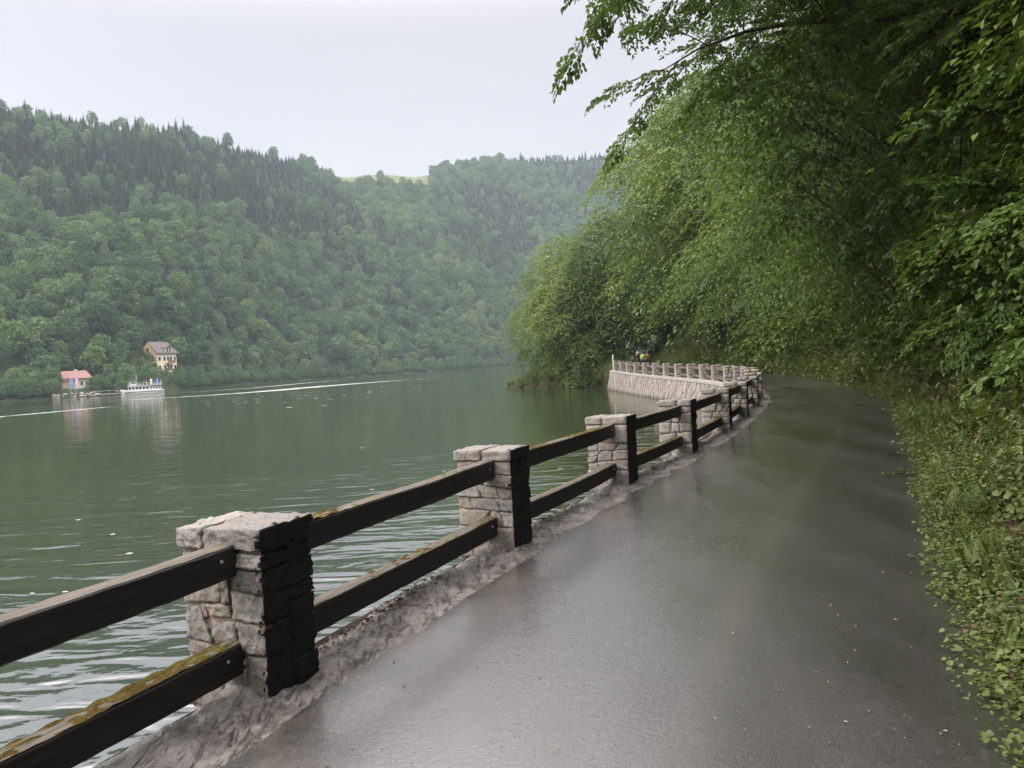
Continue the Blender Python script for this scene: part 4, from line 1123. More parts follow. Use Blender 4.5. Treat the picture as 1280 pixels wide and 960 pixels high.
# ------------------------------------------------------------------ far forest
def far_broadleaf(seed, nl=15, per=58, size=.62, R=4.3, H=12.5):
    r = np.random.default_rng(seed); P, D, N, L = [], [], [], []
    for k in range(nl):
        a = k * 2.4 + r.uniform(-.5, .5); u = (k + .5) / nl; z = H * (.30 + .60 * u); rad = R * .68 * math.sin(math.pi * (.18 + .74 * u)) ** .7 * r.uniform(.7, 1.1)
        c = np.array([math.cos(a) * rad, math.sin(a) * rad, z]); lr = R * r.uniform(.36, .52)
        v = r.normal(size=(per, 3)); v[:, 2] = v[:, 2] * .8 + .35; v /= np.linalg.norm(v, axis=1, keepdims=True)
        p = c + v * lr * np.array([1, 1, .8]) * r.uniform(.75, 1.08, (per, 1)); P.append(p)
        nn = v + r.normal(size=(per, 3)) * .45; dd = np.cross(nn, r.normal(size=(per, 3))); D.append(dd); N.append(nn); L.append(np.full(per, size) * r.uniform(.6, 1.5, per))
    V, F = leaves_mesh_arrays(np.concatenate(P), np.concatenate(D), np.concatenate(N), np.concatenate(L) * 1.35, .8, six=False)
    mb = MB(); mb.tube([(0, 0, -1), (.1, 0, H * .4), (0, .1, H * .8)], [.24, .17, .05], 5, cap=False)
    return V, F, mb
def far_conifer(seed, H=15.0, R=2.3):
    r = np.random.default_rng(seed); V = []; F = []; k = 0
    for w in range(19):
        u = w / 18; z = H * (.12 + .86 * u); rad = R * (1 - u) ** .85 * r.uniform(.85, 1.12) + .12; nb = 9 if u < .7 else 6
        for b in range(nb):
            a = 6.283 * b / nb + r.uniform(-.3, .3) + w; ca, sa = math.cos(a), math.sin(a); rr = rad * r.uniform(.75, 1.15); wd = .30 * rr + .10; dz = -.30 * rr
            pts = [(0, 0, z + .12), (ca * rr * .55 - sa * wd, sa * rr * .55 + ca * wd, z + dz * .35), (ca * rr, sa * rr, z + dz), (ca * rr * .55 + sa * wd, sa * rr * .55 - ca * wd, z + dz * .35 - .1)]
            V += pts; F += [(k, k + 1, k + 2), (k, k + 2, k + 3)]; k += 4
    mb = MB(); mb.tube([(0, 0, -1), (0, 0, H * .97)], [.20, .03], 5, cap=False)
    return np.array(V), np.array(F), mb
def far_mesh(gen, seed, mat, **k):
    V, F, mb = gen(seed, **k); n = len(V); tv = np.array([tuple(v) for v in mb.v]); tf = np.array(mb.f) + n
    me = np_mesh('far_tree', np.vstack([V, tv]), [F, tf], [mat, 'bark'], midx=[0] * len(F) + [1] * len(tf)); return me
BL = [far_mesh(far_broadleaf, 60 + i, 'forest_broadleaf', R=4.0 + .25 * i, H=12 + .6 * i) for i in range(5)]
CF = [far_mesh(far_conifer, 70 + i, 'forest_conifer', H=12.5 + i, R=2.7 + .2 * i) for i in range(3)]
BLp = [bpy.data.objects.new('forest_broadleaf', m_) for m_ in BL]; CFp = [bpy.data.objects.new('forest_conifer', m_) for m_ in CF]


def build_forest():
    az0, az1 = math.radians(-62), math.radians(14); pts = []
    step = 4.3; r = 185.0; rows = []
    while r < 960:
        n_ = int((az1 - az0) * r / step); az = az0 + (az1 - az0) * (np.arange(n_) + .5) / n_ + rng.normal(size=n_) * step * .32 / r
        rr = r + rng.normal(size=n_) * step * .32; rows.append(np.column_stack([az, rr])); r += step * (1.0 if r < 500 else 1.12)
    A = np.concatenate(rows); az, rr = A[:, 0], A[:, 1]; r0 = r0f(az); r1 = np.interp(az, AZ_R, R1_R); k = rr - r0
    keep = (k > 3.5) & (rr < r1 + 45)
    azd = np.degrees(az)
    keep &= ~((azd > -12.4) & (azd < -5.4) & (rr > r1 - 48))                 # meadow on the saddle
    keep &= ~((azd > -22.0) & (azd < -20.7) & (k < 34) & (k > 9))          # lawn beside the house
    x = rr * np.sin(az); y = rr * np.cos(az)
    for (hx, hy), rad in ((HOUSE, 7.5), (REDH, 6.5)):
        keep &= ((x - hx) ** 2 + (y - hy) ** 2) > rad ** 2
        ha = math.atan2(hx, hy); hr = math.hypot(hx, hy)
        keep &= ~((np.abs(az - ha) < (6.0 if rad > 7 else 3.5) / hr) & (rr < hr) & (rr > hr - (24 if rad > 7 else 12)))
    az, rr, k, x, y, azd, r0, r1 = [q[keep] for q in (az, rr, k, x, y, azd, r0, r1)]
    z = far_z(az, rr); t = k / (r1 - r0)
    cn_ = fbm(x * .011 + 4, y * .011 + 8, 3)
    conif_v = (cn_ + .30 * sstep(.25, .55, t) - .16 * sstep(.6, .95, t) * 0 - .20 * sstep(-14, -6, azd) + .16 * sstep(.90, 1.0, t)) - .68
    conif = rng.random(len(x)) < np.clip(.20 + .75 * sstep(-.09, .06, conif_v), 0, .92) * sstep(.03, .15, t)
    sc = np.where(conif, rng.uniform(.45, .80, len(x)), rng.uniform(.40, .88, len(x)) * (1 + .25 * (rng.random(len(x)) < .08)))
    sc = np.where(k < 14, sc * .62, sc); sc = np.where((t > .93) & conif, sc * rng.uniform(.5, 1.15, len(x)), sc)
    d = np.hypot(x, y); show = (azd > -36) & (azd < 5)
    # individuals: the nearest of each kind
    order = np.argsort(d / sc); used = np.zeros(len(x), bool)
    nb = nc = 0
    def zone(az_, k_, t_):
        side = 'at the far left edge' if az_ < -32 else 'left of the red house' if az_ < -30.2 else 'behind the red house' if az_ < -27.8 else 'between the two houses' if az_ < -26 else 'by the yellow house' if az_ < -24 else 'right of the yellow house' if az_ < -21 else 'left of the lake middle' if az_ < -16 else 'near the lake middle' if az_ < -11 else 'right of the lake middle' if az_ < -6 else 'near the wooded point'
        low = 'on the waterline' if k_ < 12 else 'low on the far slope' if k_ < 45 else 'midway up the far slope' if k_ < 110 else 'high on the far slope'
        return low + ' ' + side
    TONE = [('forest_pale', 'bright'), ('forest_broadleaf', 'mid green'), ('forest_broadleaf', 'mid green'), ('forest_deep', 'deep green'), ('forest_broadleaf', 'mid green'), ('forest_deep', 'deep green')]
    for i in order:
        if not show[i]: continue
        if conif[i]:
            if nc >= 130: continue
            nc += 1; me = CF[int(rng.integers(0, 3))]; nm, kd = 'spruce_tree', 'dark pointed spruce'
        else:
            if nb >= 280: continue
            nb += 1; me = BL[int(rng.integers(0, 5))]; tn = TONE[int(rng.integers(0, 6))]; nm, kd = 'broadleaf_tree', tn[1] + (' small leafy tree' if sc[i] < .62 else ' medium leafy tree' if sc[i] < .95 else ' large leafy tree')
        used[i] = True; zn = zone(azd[i], k[i], t[i])
        o = bpy.data.objects.new(nm, me); link(o); o.location = (x[i], y[i], z[i] - .3); o.rotation_euler = (0, 0, rng.random() * 6.28); s_ = sc[i]; o.scale = (s_ * rng.uniform(.9, 1.15), s_ * rng.uniform(.9, 1.15), s_)
        tag(o, kd + ' ' + zn, 'tree', kd + 's ' + zn)
        if not conif[i]: o.material_slots[0].link = 'OBJECT'; o.material_slots[0].material = MAT[tn[0]]
    # spruces and crowns that stand out on the skyline
    sk = np.where((~used) & (t > .985) & (rr < r1 + 8) & show)[0]; rng.shuffle(sk)
    for i in sk[:70]:
        used[i] = True; me = CF[int(rng.integers(0, 3))] if conif[i] else BL[int(rng.integers(0, 5))]
        o = bpy.data.objects.new('skyline_tree', me); link(o); o.location = (x[i], y[i], z[i] - .3); o.rotation_euler = (0, 0, rng.random() * 6.28); s_ = sc[i] * rng.uniform(.85, 1.35); o.scale = (s_, s_, s_)
        kd = 'pointed spruce' if conif[i] else 'rounded tree'; side = 'left hilltop' if azd[i] < -13 else 'right hilltop'
        tag(o, '%s standing out against the sky on the %s' % (kd, side), 'tree', '%ss on the %s' % (kd, side))
    rest = ~used
    for nm, sel, protos, lab in (('broadleaf_forest', rest & ~conif, BLp, 'mixed green broadleaf forest covering the far hillside'), ('spruce_forest', rest & conif, CFp, 'darker spruce stands on the upper far hillside')):
        P = np.column_stack([x[sel], y[sel], z[sel] - .3]); scatter(nm, P, np.column_stack([np.zeros((len(P), 2)), rng.random(len(P)) * 6.28]), sc[sel], protos, lab, 'forest')
    print('forest', len(x), conif.sum())
build_forest()
for (x_, y_, s_, lab) in ((-126.5, 205.5, .50, 'rounded lakeshore tree hiding the left end of the red roofed house'), (-130.0, 207.0, .62, 'rounded lakeshore tree left of the red roofed house'), (-114.0, 207.5, .40, 'small bright tree just right of the pink banner'), (-111.0, 210.5, .42, 'small leafy tree between the banners and the ferry'), (-116.9, 209.0, .30, 'low bush in front of the right end of the red roofed house')):
    o = bpy.data.objects.new('broadleaf_tree', BL[2]); link(o); o.location = (x_, y_, -.9); o.scale = (s_ * 1.1, s_ * 1.1, s_); o.rotation_euler = (0, 0, x_); tag(o, lab, 'tree')
# bushes at the far waterline
m = 1500; az = np.radians(rng.uniform(-60, 6, m)); k = rng.uniform(.5, 6, m); rr = r0f(az) + k
ok = np.ones(m, bool)
for (hx, hy) in (HOUSE, REDH):
    ha = math.atan2(hx, hy); ok &= np.abs(az - ha) > 4.5 / 230
az, rr = az[ok], rr[ok]
scatter('shore_scrub', np.column_stack([rr * np.sin(az), rr * np.cos(az), far_z(az, rr) - .2]), np.column_stack([np.zeros((len(az), 2)), rng.random(len(az)) * 6.28]), rng.uniform(.14, .32, len(az)), BLp, 'low scrub along the far waterline', 'scrub')

# shrubs round the yellow house and over the clearings
hx, hy = HOUSE; th = rng.random(700) * 6.283; qd = 5.6 + 20 * rng.random(700) ** .8; X_ = hx + np.cos(th) * qd; Y_ = hy + np.sin(th) * qd; az = np.arctan2(X_, Y_); rr = np.hypot(X_, Y_)
ok = (rr - r0f(az) > 3) & ~((np.abs(az - math.atan2(hx, hy)) < 4 / 276) & (rr < math.hypot(hx, hy)) & (rr > math.hypot(hx, hy) - 9))
hz_ = far_z(az[ok], rr[ok]); scatter('garden_scrub', np.column_stack([X_[ok], Y_[ok], hz_ - .3]), np.column_stack([np.zeros((ok.sum(), 2)), rng.random(ok.sum()) * 6.28]), np.clip(rng.uniform(.10, .24, ok.sum()), 0, np.where(rr[ok] < math.hypot(hx, hy), .17, .3)), BLp, 'low scrub and garden bushes around the yellow house', 'scrub')

# ------------------------------------------------------------------ buildings on the far shore
def local(root):
    return root
def yellow_house():
    az = math.atan2(HOUSE[0], HOUSE[1]); g = float(far_z(np.array(az), np.array(math.hypot(*HOUSE))))
    zb = 4.7
    h = empty('yellow_house', (HOUSE[0], HOUSE[1], zb), 0, label='tall yellow house with a grey gabled roof and balconies above the far shore', cat='house')
    # local frame: x along the lake-facing long side, y away from the viewer
    h.rotation_euler = (0, 0, math.radians(70)); h.scale = (1.0, 1.0, 1.0)
    Lx, Ly, H1 = 8.2, 7.4, 6.2
    mb = MB(); mb.box((0, 0, H1 / 2 - 1), (Lx, Ly, H1 + 2)); mb.build('wall', 'house_cream', h)
    # gable ends (yellow), set proud
    for sx in (-1,):
        mb = MB(); mb.prism([(-Ly / 2, -2), (Ly / 2, -2), (Ly / 2, H1), (0, H1 + 3.3), (-Ly / 2, H1)], (sx * (Lx / 2 + .02), 0, 0), (0, 1, 0), (0, 0, 1), (sx * .05, 0, 0)); mb.build('gable_wall', 'house_yellow', h)
    mb = MB(); mb.prism([(-Ly / 2, H1), (Ly / 2, H1), (0, H1 + 3.3)], (-Lx / 2, 0, 0), (0, 1, 0), (0, 0, 1), (Lx, 0, 0)); mb.build('gable_wall', 'house_cream', h)
    rf = MB()
    for sy in (-1, 1):
        a = Vector((-Lx / 2 - .5, sy * (Ly / 2 + .55), H1 - .45)); b = Vector((Lx / 2 + .5, sy * (Ly / 2 + .55), H1 - .45)); c_ = Vector((Lx / 2 + .1, 0, H1 + 3.45)); d_ = Vector((-Lx / 2 - .1, 0, H1 + 3.45))
        up = Vector((0, 0, .22)); rf.add([a, b, c_, d_, a + up, b + up, c_ + up, d_ + up], [(0, 1, 2, 3), (7, 6, 5, 4), (0, 4, 5, 1), (1, 5, 6, 2), (3, 2, 6, 7), (0, 3, 7, 4)], 0)
    roof = rf.build('roof', 'roof_mauve', h)
    mb = MB(); mb.box((1.2, .3, H1 + 3.8), (.7, .5, 1.0)); mb.build('chimney', 'roof_grey', roof)
    mb = MB(); mb.box((.9, -Ly / 2 + 1.1, H1 + .75), (2.6, 2.2, 1.5)); dm = mb.build('dormer', 'house_cream', h)
    mb = MB(); mb.prism([(-1.6, 0), (1.6, 0), (0, .9)], (.9, -Ly / 2 - .25, H1 + 1.5), (1, 0, 0), (0, 0, 1), (0, 2.9, 0)); mb.build('dormer_roof', 'roof_grey', dm)
    for x in (.35, 1.45):
        mb = MB(); mb.box((x, -Ly / 2 - .03, H1 + .75), (.75, .06, .95)); mb.build('window', 'glass_dark', dm)
    def window(x, y, z, w, hh, face):
        fr = MB(); gl = MB()
        if face == 'long': fr.box((x, -Ly / 2 - .04, z), (w + .24, .08, hh + .24)); gl.box((x, -Ly / 2 - .09, z), (w, .05, hh))
        else: fr.box((-Lx / 2 - .11, y, z), (.08, w + .24, hh + .24)); gl.box((-Lx / 2 - .16, y, z), (.05, w, hh))
        f = fr.build('window', 'house_white', h); gl.build('pane', 'glass_dark', f)
    for z in (1.1, 3.9):
        for x in (-3.2, -1.1, .4, 1.6, 3.3): window(x, 0, z + .2, .8, 1.2, 'long')
        for y in (-2.2, 0, 2.2): window(0, y, z + .2, .85, 1.2, 'gable')
    window(0, 0, 7.1, .9, 1.1, 'gable')
    for z, x0, x1 in ((2.6, -.8, 2.4), (-.1, -.8, 2.4)):
        mb = MB(); mb.box(((x0 + x1) / 2, -Ly / 2 - .65, z), (x1 - x0, 1.1, .14)); bal = mb.build('balcony', 'wood_brown', h)
        mb = MB(); mb.box(((x0 + x1) / 2, -Ly / 2 - 1.2, z + .5), (x1 - x0, .06, .7)); mb.build('railing', 'wood_brown', bal)
    for z in (2.6, -.1, 5.4):
        mb = MB(); mb.box((-Lx / 2 - .6, 0, z), (1.0, 4.6, .14)); bal = mb.build('balcony', 'wood_brown', h)
        mb = MB(); mb.box((-Lx / 2 - 1.1, 0, z + .5), (.06, 4.6, .7)); mb.build('railing', 'wood_brown', bal)
    mb = MB(); mb.box((1.0, -Ly / 2 - .9, -1.2), (5.2, 1.7, 2.0)); ter = mb.build('terrace', 'house_white', h)
    for x in (-.8, .6, 2.0):
        mb = MB(); mb.box((x, -Ly / 2 - 1.78, -1.1), (.7, .06, 1.3)); mb.build('opening', 'glass_dark', ter)
yellow_house()

def red_house():
    az = math.atan2(REDH[0], REDH[1]); h = empty('red_roofed_house', (REDH[0], REDH[1], .75), math.radians(30 + 8), label='low lakeside house with a red tiled roof behind two banners', cat='house')
    Lx, Ly, H1 = 6.4, 4.5, 3.0
    mb = MB(); mb.box((0, 0, H1 / 2 - .4), (Lx, Ly, H1 + .8)); mb.build('wall', 'house_white', h)
    mb = MB()
    for sy in (-1, 1):
        a = Vector((-Lx / 2 - .9, sy * (Ly / 2 + .7), H1 - .35)); b = Vector((Lx / 2 + .7, sy * (Ly / 2 + .7), H1 - .35)); c_ = Vector((Lx / 2 - .5, 0, H1 + 1.75)); d_ = Vector((-Lx / 2 - .2, 0, H1 + 1.75)); up = Vector((0, 0, .18))
        mb.add([a, b, c_, d_, a + up, b + up, c_ + up, d_ + up], [(0, 1, 2, 3), (7, 6, 5, 4), (0, 4, 5, 1), (1, 5, 6, 2), (3, 2, 6, 7), (0, 3, 7, 4)])
    rf = mb.build('roof', 'roof_red', h)
    mb = MB(); mb.box((.2, .2, H1 + 1.95), (.8, .5, .7)); mb.build('chimney', 'house_white', rf)
    mb = MB(); mb.prism([(-1.9, 0), (1.9, 0), (0, 1.2)], (-2.3, -Ly / 2 - 1.4, 1.9), (1, 0, 0), (0, 0, 1), (0, 2.0, 0)); p_ = mb.build('porch_roof', 'roof_red', h)
    mb = MB(); mb.box((-2.3, -Ly / 2 - .55, .7), (3.2, 1.5, 2.4)); mb.build('porch_wall', 'house_orange', h)
    for x in (0, 1.2, 2.4):
        mb = MB(); mb.box((x, -Ly / 2 - .04, 1.3), (.8, .08, 1.2)); f = mb.build('window', 'house_white', h); mb = MB(); mb.box((x, -Ly / 2 - .1, 1.3), (.6, .05, 1.0)); mb.build('pane', 'glass_dark', f)
    mb = MB(); mb.box((.9, -Ly / 2 - 1.2, -.1), (4.2, 2.0, .2)); mb.build('terrace', 'deck_grey', h)
red_house()

def banner(x, y, z, col, label):
    o = empty('banner', (x, y, z), math.radians(30), label=label, cat='banner', group='tall banners in front of the red roofed house')
    mb = MB(); mb.tube([(0, 0, -1), (0, 0, 4.4)], .05, 6); mb.build('pole', 'pole_metal', o)
    V = []; F = []
    for i in range(7):
        for j in range(2): V.append((.05 + j * .62, .06 * math.sin(i * 1.3 + j), 4.3 - i * .47))
    for i in range(6): F.append((i * 2, i * 2 + 1, i * 2 + 3, i * 2 + 2))
    V2 = [(a, b + .02, c_) for a, b, c_ in V]; mb = MB(); mb.add(V, F); mb.add(V2, [f[::-1] for f in F]); mb.build('cloth', col, o)
banner(-118.6, 202.3, -.9, 'flag_blue', 'tall blue banner in front of the red roofed house')
banner(-117.4, 202.6, -.8, 'flag_pink', 'tall pink and white banner beside the blue one')

# rocks at the landing in front of the red house
rk = MB(); rr_ = random.Random(9)
for i in range(46):
    a = math.radians(rr_.uniform(-31.4, -28.6)); q = float(r0f(np.array(a))) + rr_.uniform(-1.5, 3); s_ = rr_.uniform(.3, .75)
    rk.ball((q * math.sin(a), q * math.cos(a), -1.7 + rr_.uniform(0, 1.1)), (s_, s_ * .8, s_ * .6), nu=6, nv=4)
o = rk.build('shore_rocks', 'bank_rock'); tag(o, 'pale rocks at the water below the banners', 'rocks', None, 'stuff')
# landing stage left of the ferry
pr = empty('landing_stage', (-107.5, 205.5, -1.65), math.radians(26), label='flat grey landing stage at the bow of the ferry', cat='jetty')
mb = MB(); mb.box((-2.6, 0, .45), (9.0, 1.8, .22)); mb.build('deck', 'deck_grey', pr)
for x in (-6.4, -3.8, -1.0, 1.5):
    mb = MB(); mb.tube([(x, -.7, -1.2), (x, -.7, .34)], .12, 6); mb.build('pile', 'wood_brown', pr)
mb = MB(); mb.tube([(-6.6, .8, 1.3), (1.6, .8, 1.3)], .035, 5)
for x in (-6.4, -4.4, -2.4, -.4, 1.4): mb.tube([(x, .8, .5), (x, .8, 1.3)], .03, 5)
mb.build('railing', 'pole_metal', pr)

def ferry():
    a = math.atan2(-107.2, 219.0)
    f = empty('passenger_ferry', (-100.4, 204.6, -1.65), math.radians(24), label='small white passenger ferry with a dark upper deck near the far shore', cat='ferry')
    L, B = 10.6, 3.0
    # hull from stations
    st = []; nst = 13
    for i in range(nst):
        t = i / (nst - 1); x = -L / 2 + L * t; w = B / 2 * min(1, (1 - (max(0, .30 - t) / .30) ** 2.2)) * (1 - .12 * max(0, t - .85) / .15); w = max(w, .08); sh = .95 + .45 * max(0, .3 - t) / .3
        st.append([(x - .5 * max(0, .2 - t) * (1), -w, sh), (x, -w * .93, .1), (x, -w * .6, -.5), (x, w * .6, -.5), (x, w * .93, .1), (x - .5 * max(0, .2 - t), w, sh)])
    V = [p for s in st for p in s]; F = []
    for i in range(nst - 1):
        for j in range(5): F.append((i * 6 + j, i * 6 + j + 1, (i + 1) * 6 + j + 1, (i + 1) * 6 + j)[::-1])
        F.append((i * 6 + 5, i * 6, (i + 1) * 6, (i + 1) * 6 + 5)[::-1])
    F += [tuple(range(6)), tuple((nst - 1) * 6 + j for j in range(6))[::-1]]
    mb = MB(); mb.add(V, F); mb.build('hull', 'paint_white', f)
    mb = MB(); mb.box((.35, 0, .60), (9.6, B + .07, .10)); mb.build('rubbing_strake', 'paint_dark', f)
    mb = MB(); mb.box((-.9, 0, 1.55), (5.2, 2.5, 1.3)); cab = mb.build('cabin', 'paint_white', f)
    for i in range(6):
        mb = MB(); mb.box((-3.05 + i * .85, -1.27, 1.62), (.6, .06, .65)); mb.build('window', 'glass_dark', cab)
    mb = MB(); mb.box((-3.54, 0, 1.65), (.06, 1.9, .6)); mb.build('windscreen', 'glass_dark', cab)
    mb = MB(); mb.box((3.2, 0, 1.35), (2.9, 2.3, .9)); aft = mb.build('aft_cabin', 'paint_white', f)
    for i in range(4):
        mb = MB(); mb.box((2.2 + i * .68, -1.17, 1.5), (.45, .06, .4)); mb.build('window', 'glass_dark', aft)
    mb = MB(); mb.box((.6, 0, 2.26), (8.4, 2.8, .10)); up = mb.build('upper_deck', 'paint_white', f)
    mb = MB()
    for zz in (2.6, 3.0):
        for sy in (-1.35, 1.35): mb.tube([(-3.4, sy, zz), (4.7, sy, zz)], .03, 5)
    for i in range(10):
        for sy in (-1.35, 1.35): mb.tube([(-3.4 + i * .9, sy, 2.3), (-3.4 + i * .9, sy, 3.0)], .025, 5)
    mb.build('railing', 'paint_white', f)
    mb = MB(); mb.box((-1.0, 0, 3.85), (4.4, 2.5, .10))
    aw = mb.build('awning', 'paint_dark', f)
    for x in (-3.0, 1.0):
        for y in (-1.1, 1.1):
            mb = MB(); mb.tube([(x, y, 2.3), (x, y, 3.82)], .04, 5); mb.build('post', 'pole_metal', aw)
    mb = MB(); mb.box((-2.2, 0, 2.85), (1.5, 1.7, 1.1)); wh = mb.build('wheelhouse', 'paint_white', f)
    mb = MB(); mb.box((-2.2, -.88, 3.0), (1.2, .06, .5)); mb.build('window', 'glass_dark', wh)
    mb = MB(); mb.tube([(-1.4, 0, 3.9), (-1.4, 0, 5.4)], [.06, .03], 6); mb.tube([(-1.4, -.5, 4.8), (-1.4, .5, 4.8)], .03, 5); mb.build('mast', 'paint_white', f)
    mb = MB(); mb.tube([(4.3, 0, 2.3), (4.6, 0, 3.9)], [.04, .03], 6); mb.build('flagpole', 'paint_white', f)
    mb = MB(); mb.box((-5.8, 0, .95), (1.6, 1.3, .10)); mb.tube([(-6.5, -.6, 1.0), (-6.5, -.6, 1.8), (-5.2, -.6, 2.0)], .03, 5); mb.build('bow_ramp', 'deck_grey', f)
    rp = random.Random(4)
    for i, (x, c_) in enumerate(((2.2, 'flag_white'), (2.9, 'cloth_navy'), (3.7, 'flag_blue'))):
        po = empty('person', (0, 0, 0), 0, label=('person in a white shirt sitting forward on the ferry deck', 'person in dark clothes on the ferry deck between two others', 'person in a blue shirt at the stern of the ferry')[i], cat='person', group='passengers on the ferry deck')
        m4 = Matrix.Translation(f.location) @ Matrix.Rotation(math.radians(24), 4, 'Z') @ Matrix.Translation((x, -.5, 2.31)); po.matrix_world = m4
        mb = MB(); mb.tube([(.09, 0, 0), (.09, 0, .85)], [.07, .09], 6); mb.tube([(-.09, 0, 0), (-.09, 0, .85)], [.07, .09], 6); mb.tube([(0, 0, .8), (0, 0, 1.1), (0, 0, 1.4), (0, 0, 1.48)], [.15, .15, .2, .08], 8)
        mb.tube([(.2, 0, 1.4), (.26, 0, 1.1), (.24, -.12, .9)], [.055, .05, .035], 6); mb.tube([(-.2, 0, 1.4), (-.26, 0, 1.1), (-.24, -.12, .9)], [.055, .05, .035], 6); mb.ball((0, 0, 1.62), (.09, .10, .12)); mb.build('body', c_, po, smooth=True)
ferry()

# kilometre markers on the far shore
for (px, lab) in ((-5.45, 'small white navigation marker on the far bank, left one of two'), (0.1, 'small white navigation marker on the far bank, right one by the point')):
    a = math.radians(px); q = float(r0f(np.array(a))) + 1.5
    o = empty('shore_marker', (q * math.sin(a), q * math.cos(a), -.6), 0, label=lab, cat='marker', group='white markers on the far bank')
    mb = MB(); mb.tube([(0, 0, -.8), (0, 0, 1.6)], .12, 6); mb.build('post', 'pole_metal', o)
    mb = MB(); mb.box((0, -.15, 1.5), (1.2, .12, .9)); mb.build('board', 'paint_white', o)

# ------------------------------------------------------------------ wakes and flecks on the water
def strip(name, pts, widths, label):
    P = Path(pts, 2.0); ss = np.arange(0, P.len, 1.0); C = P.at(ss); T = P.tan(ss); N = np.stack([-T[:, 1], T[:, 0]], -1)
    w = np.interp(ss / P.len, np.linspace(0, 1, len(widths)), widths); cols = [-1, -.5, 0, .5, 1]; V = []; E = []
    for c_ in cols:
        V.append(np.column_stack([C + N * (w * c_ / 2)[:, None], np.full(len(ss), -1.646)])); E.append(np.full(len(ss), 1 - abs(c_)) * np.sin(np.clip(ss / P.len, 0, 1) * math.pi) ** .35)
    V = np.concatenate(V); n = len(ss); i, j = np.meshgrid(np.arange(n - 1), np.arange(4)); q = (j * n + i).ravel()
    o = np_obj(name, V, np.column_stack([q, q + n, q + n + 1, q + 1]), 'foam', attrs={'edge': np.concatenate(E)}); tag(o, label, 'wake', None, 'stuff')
def wpt(px, py):     # where a wake line seen in the photograph lies on the lake surface (used once to lay out real strips)
    cr, sr_ = math.cos(ROLL), math.sin(ROLL); u, v = (px - 640) / F_PX, -(py - 480) / F_PX
    x, y = u * cr - v * sr_, u * sr_ + v * cr; cp, sp_ = math.cos(math.pi / 2 - PITCH), math.sin(math.pi / 2 - PITCH)
    Y, Z = y * cp + sp_, y * sp_ - cp; k = -3.3 / Z; return (x * k, Y * k)
strip('boat_wake', [wpt(90, 504.5), wpt(160, 500), wpt(230, 496), wpt(320, 490), (wpt(420, 481.5)), wpt(500, 475.5), wpt(572, 471.5)], [2, 7, 12, 14, 12, 7, 2], 'wake streak trailing behind the ferry across the lake, sky reflection painted pale')
strip('boat_wake', [wpt(205, 491.5), wpt(250, 489.5), wpt(320, 484.5), wpt(380, 479), wpt(440, 474)], [3, 5, 5, 5, 2], 'thin wake streak close under the far shore, sky reflection painted pale')
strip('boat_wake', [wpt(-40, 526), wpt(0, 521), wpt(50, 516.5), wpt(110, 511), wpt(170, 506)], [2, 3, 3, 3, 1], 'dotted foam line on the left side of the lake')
fv, ff = [], []; k = 0; rf_ = random.Random(12)
def fleck(x, y, s):
    global k
    n = 6; a0 = rf_.random() * 6
    for i in range(n): fv.append((x + math.cos(a0 + i * 1.047) * s * rf_.uniform(.6, 1.6), y + math.sin(a0 + i * 1.047) * s * rf_.uniform(.5, 1.0), -1.643))
    ff.append(tuple(range(k, k + n))); k += n
for i in range(130):
    px = rf_.uniform(0, 420); py = 513 - px * .035 + rf_.gauss(0, 5) - max(0, px - 200) * .03
    if rf_.random() < .5: px = rf_.uniform(180, 530); py = 503 - (px - 180) * .045 + rf_.gauss(0, 3)
    x, y = wpt(px, py); fleck(x, y, rf_.uniform(.12, .32))
for px, py in ((452, 560), (465, 612), (162, 692), (40, 742), (690, 574), (98, 650), (310, 520), (700, 586), (82, 740), (141, 668), (555, 590), (445, 520), (612, 520)):
    x, y = wpt(px, py); fleck(x, y, rf_.uniform(.025, .055) * (1 + y * .012))
me = bpy.data.meshes.new('foam_flecks'); me.from_pydata(fv, [], ff); me.materials.append(MAT['fleck']); me.update()
tag(link(bpy.data.objects.new('foam_flecks', me)), 'white foam flecks floating on the lake', 'foam', None, 'stuff')

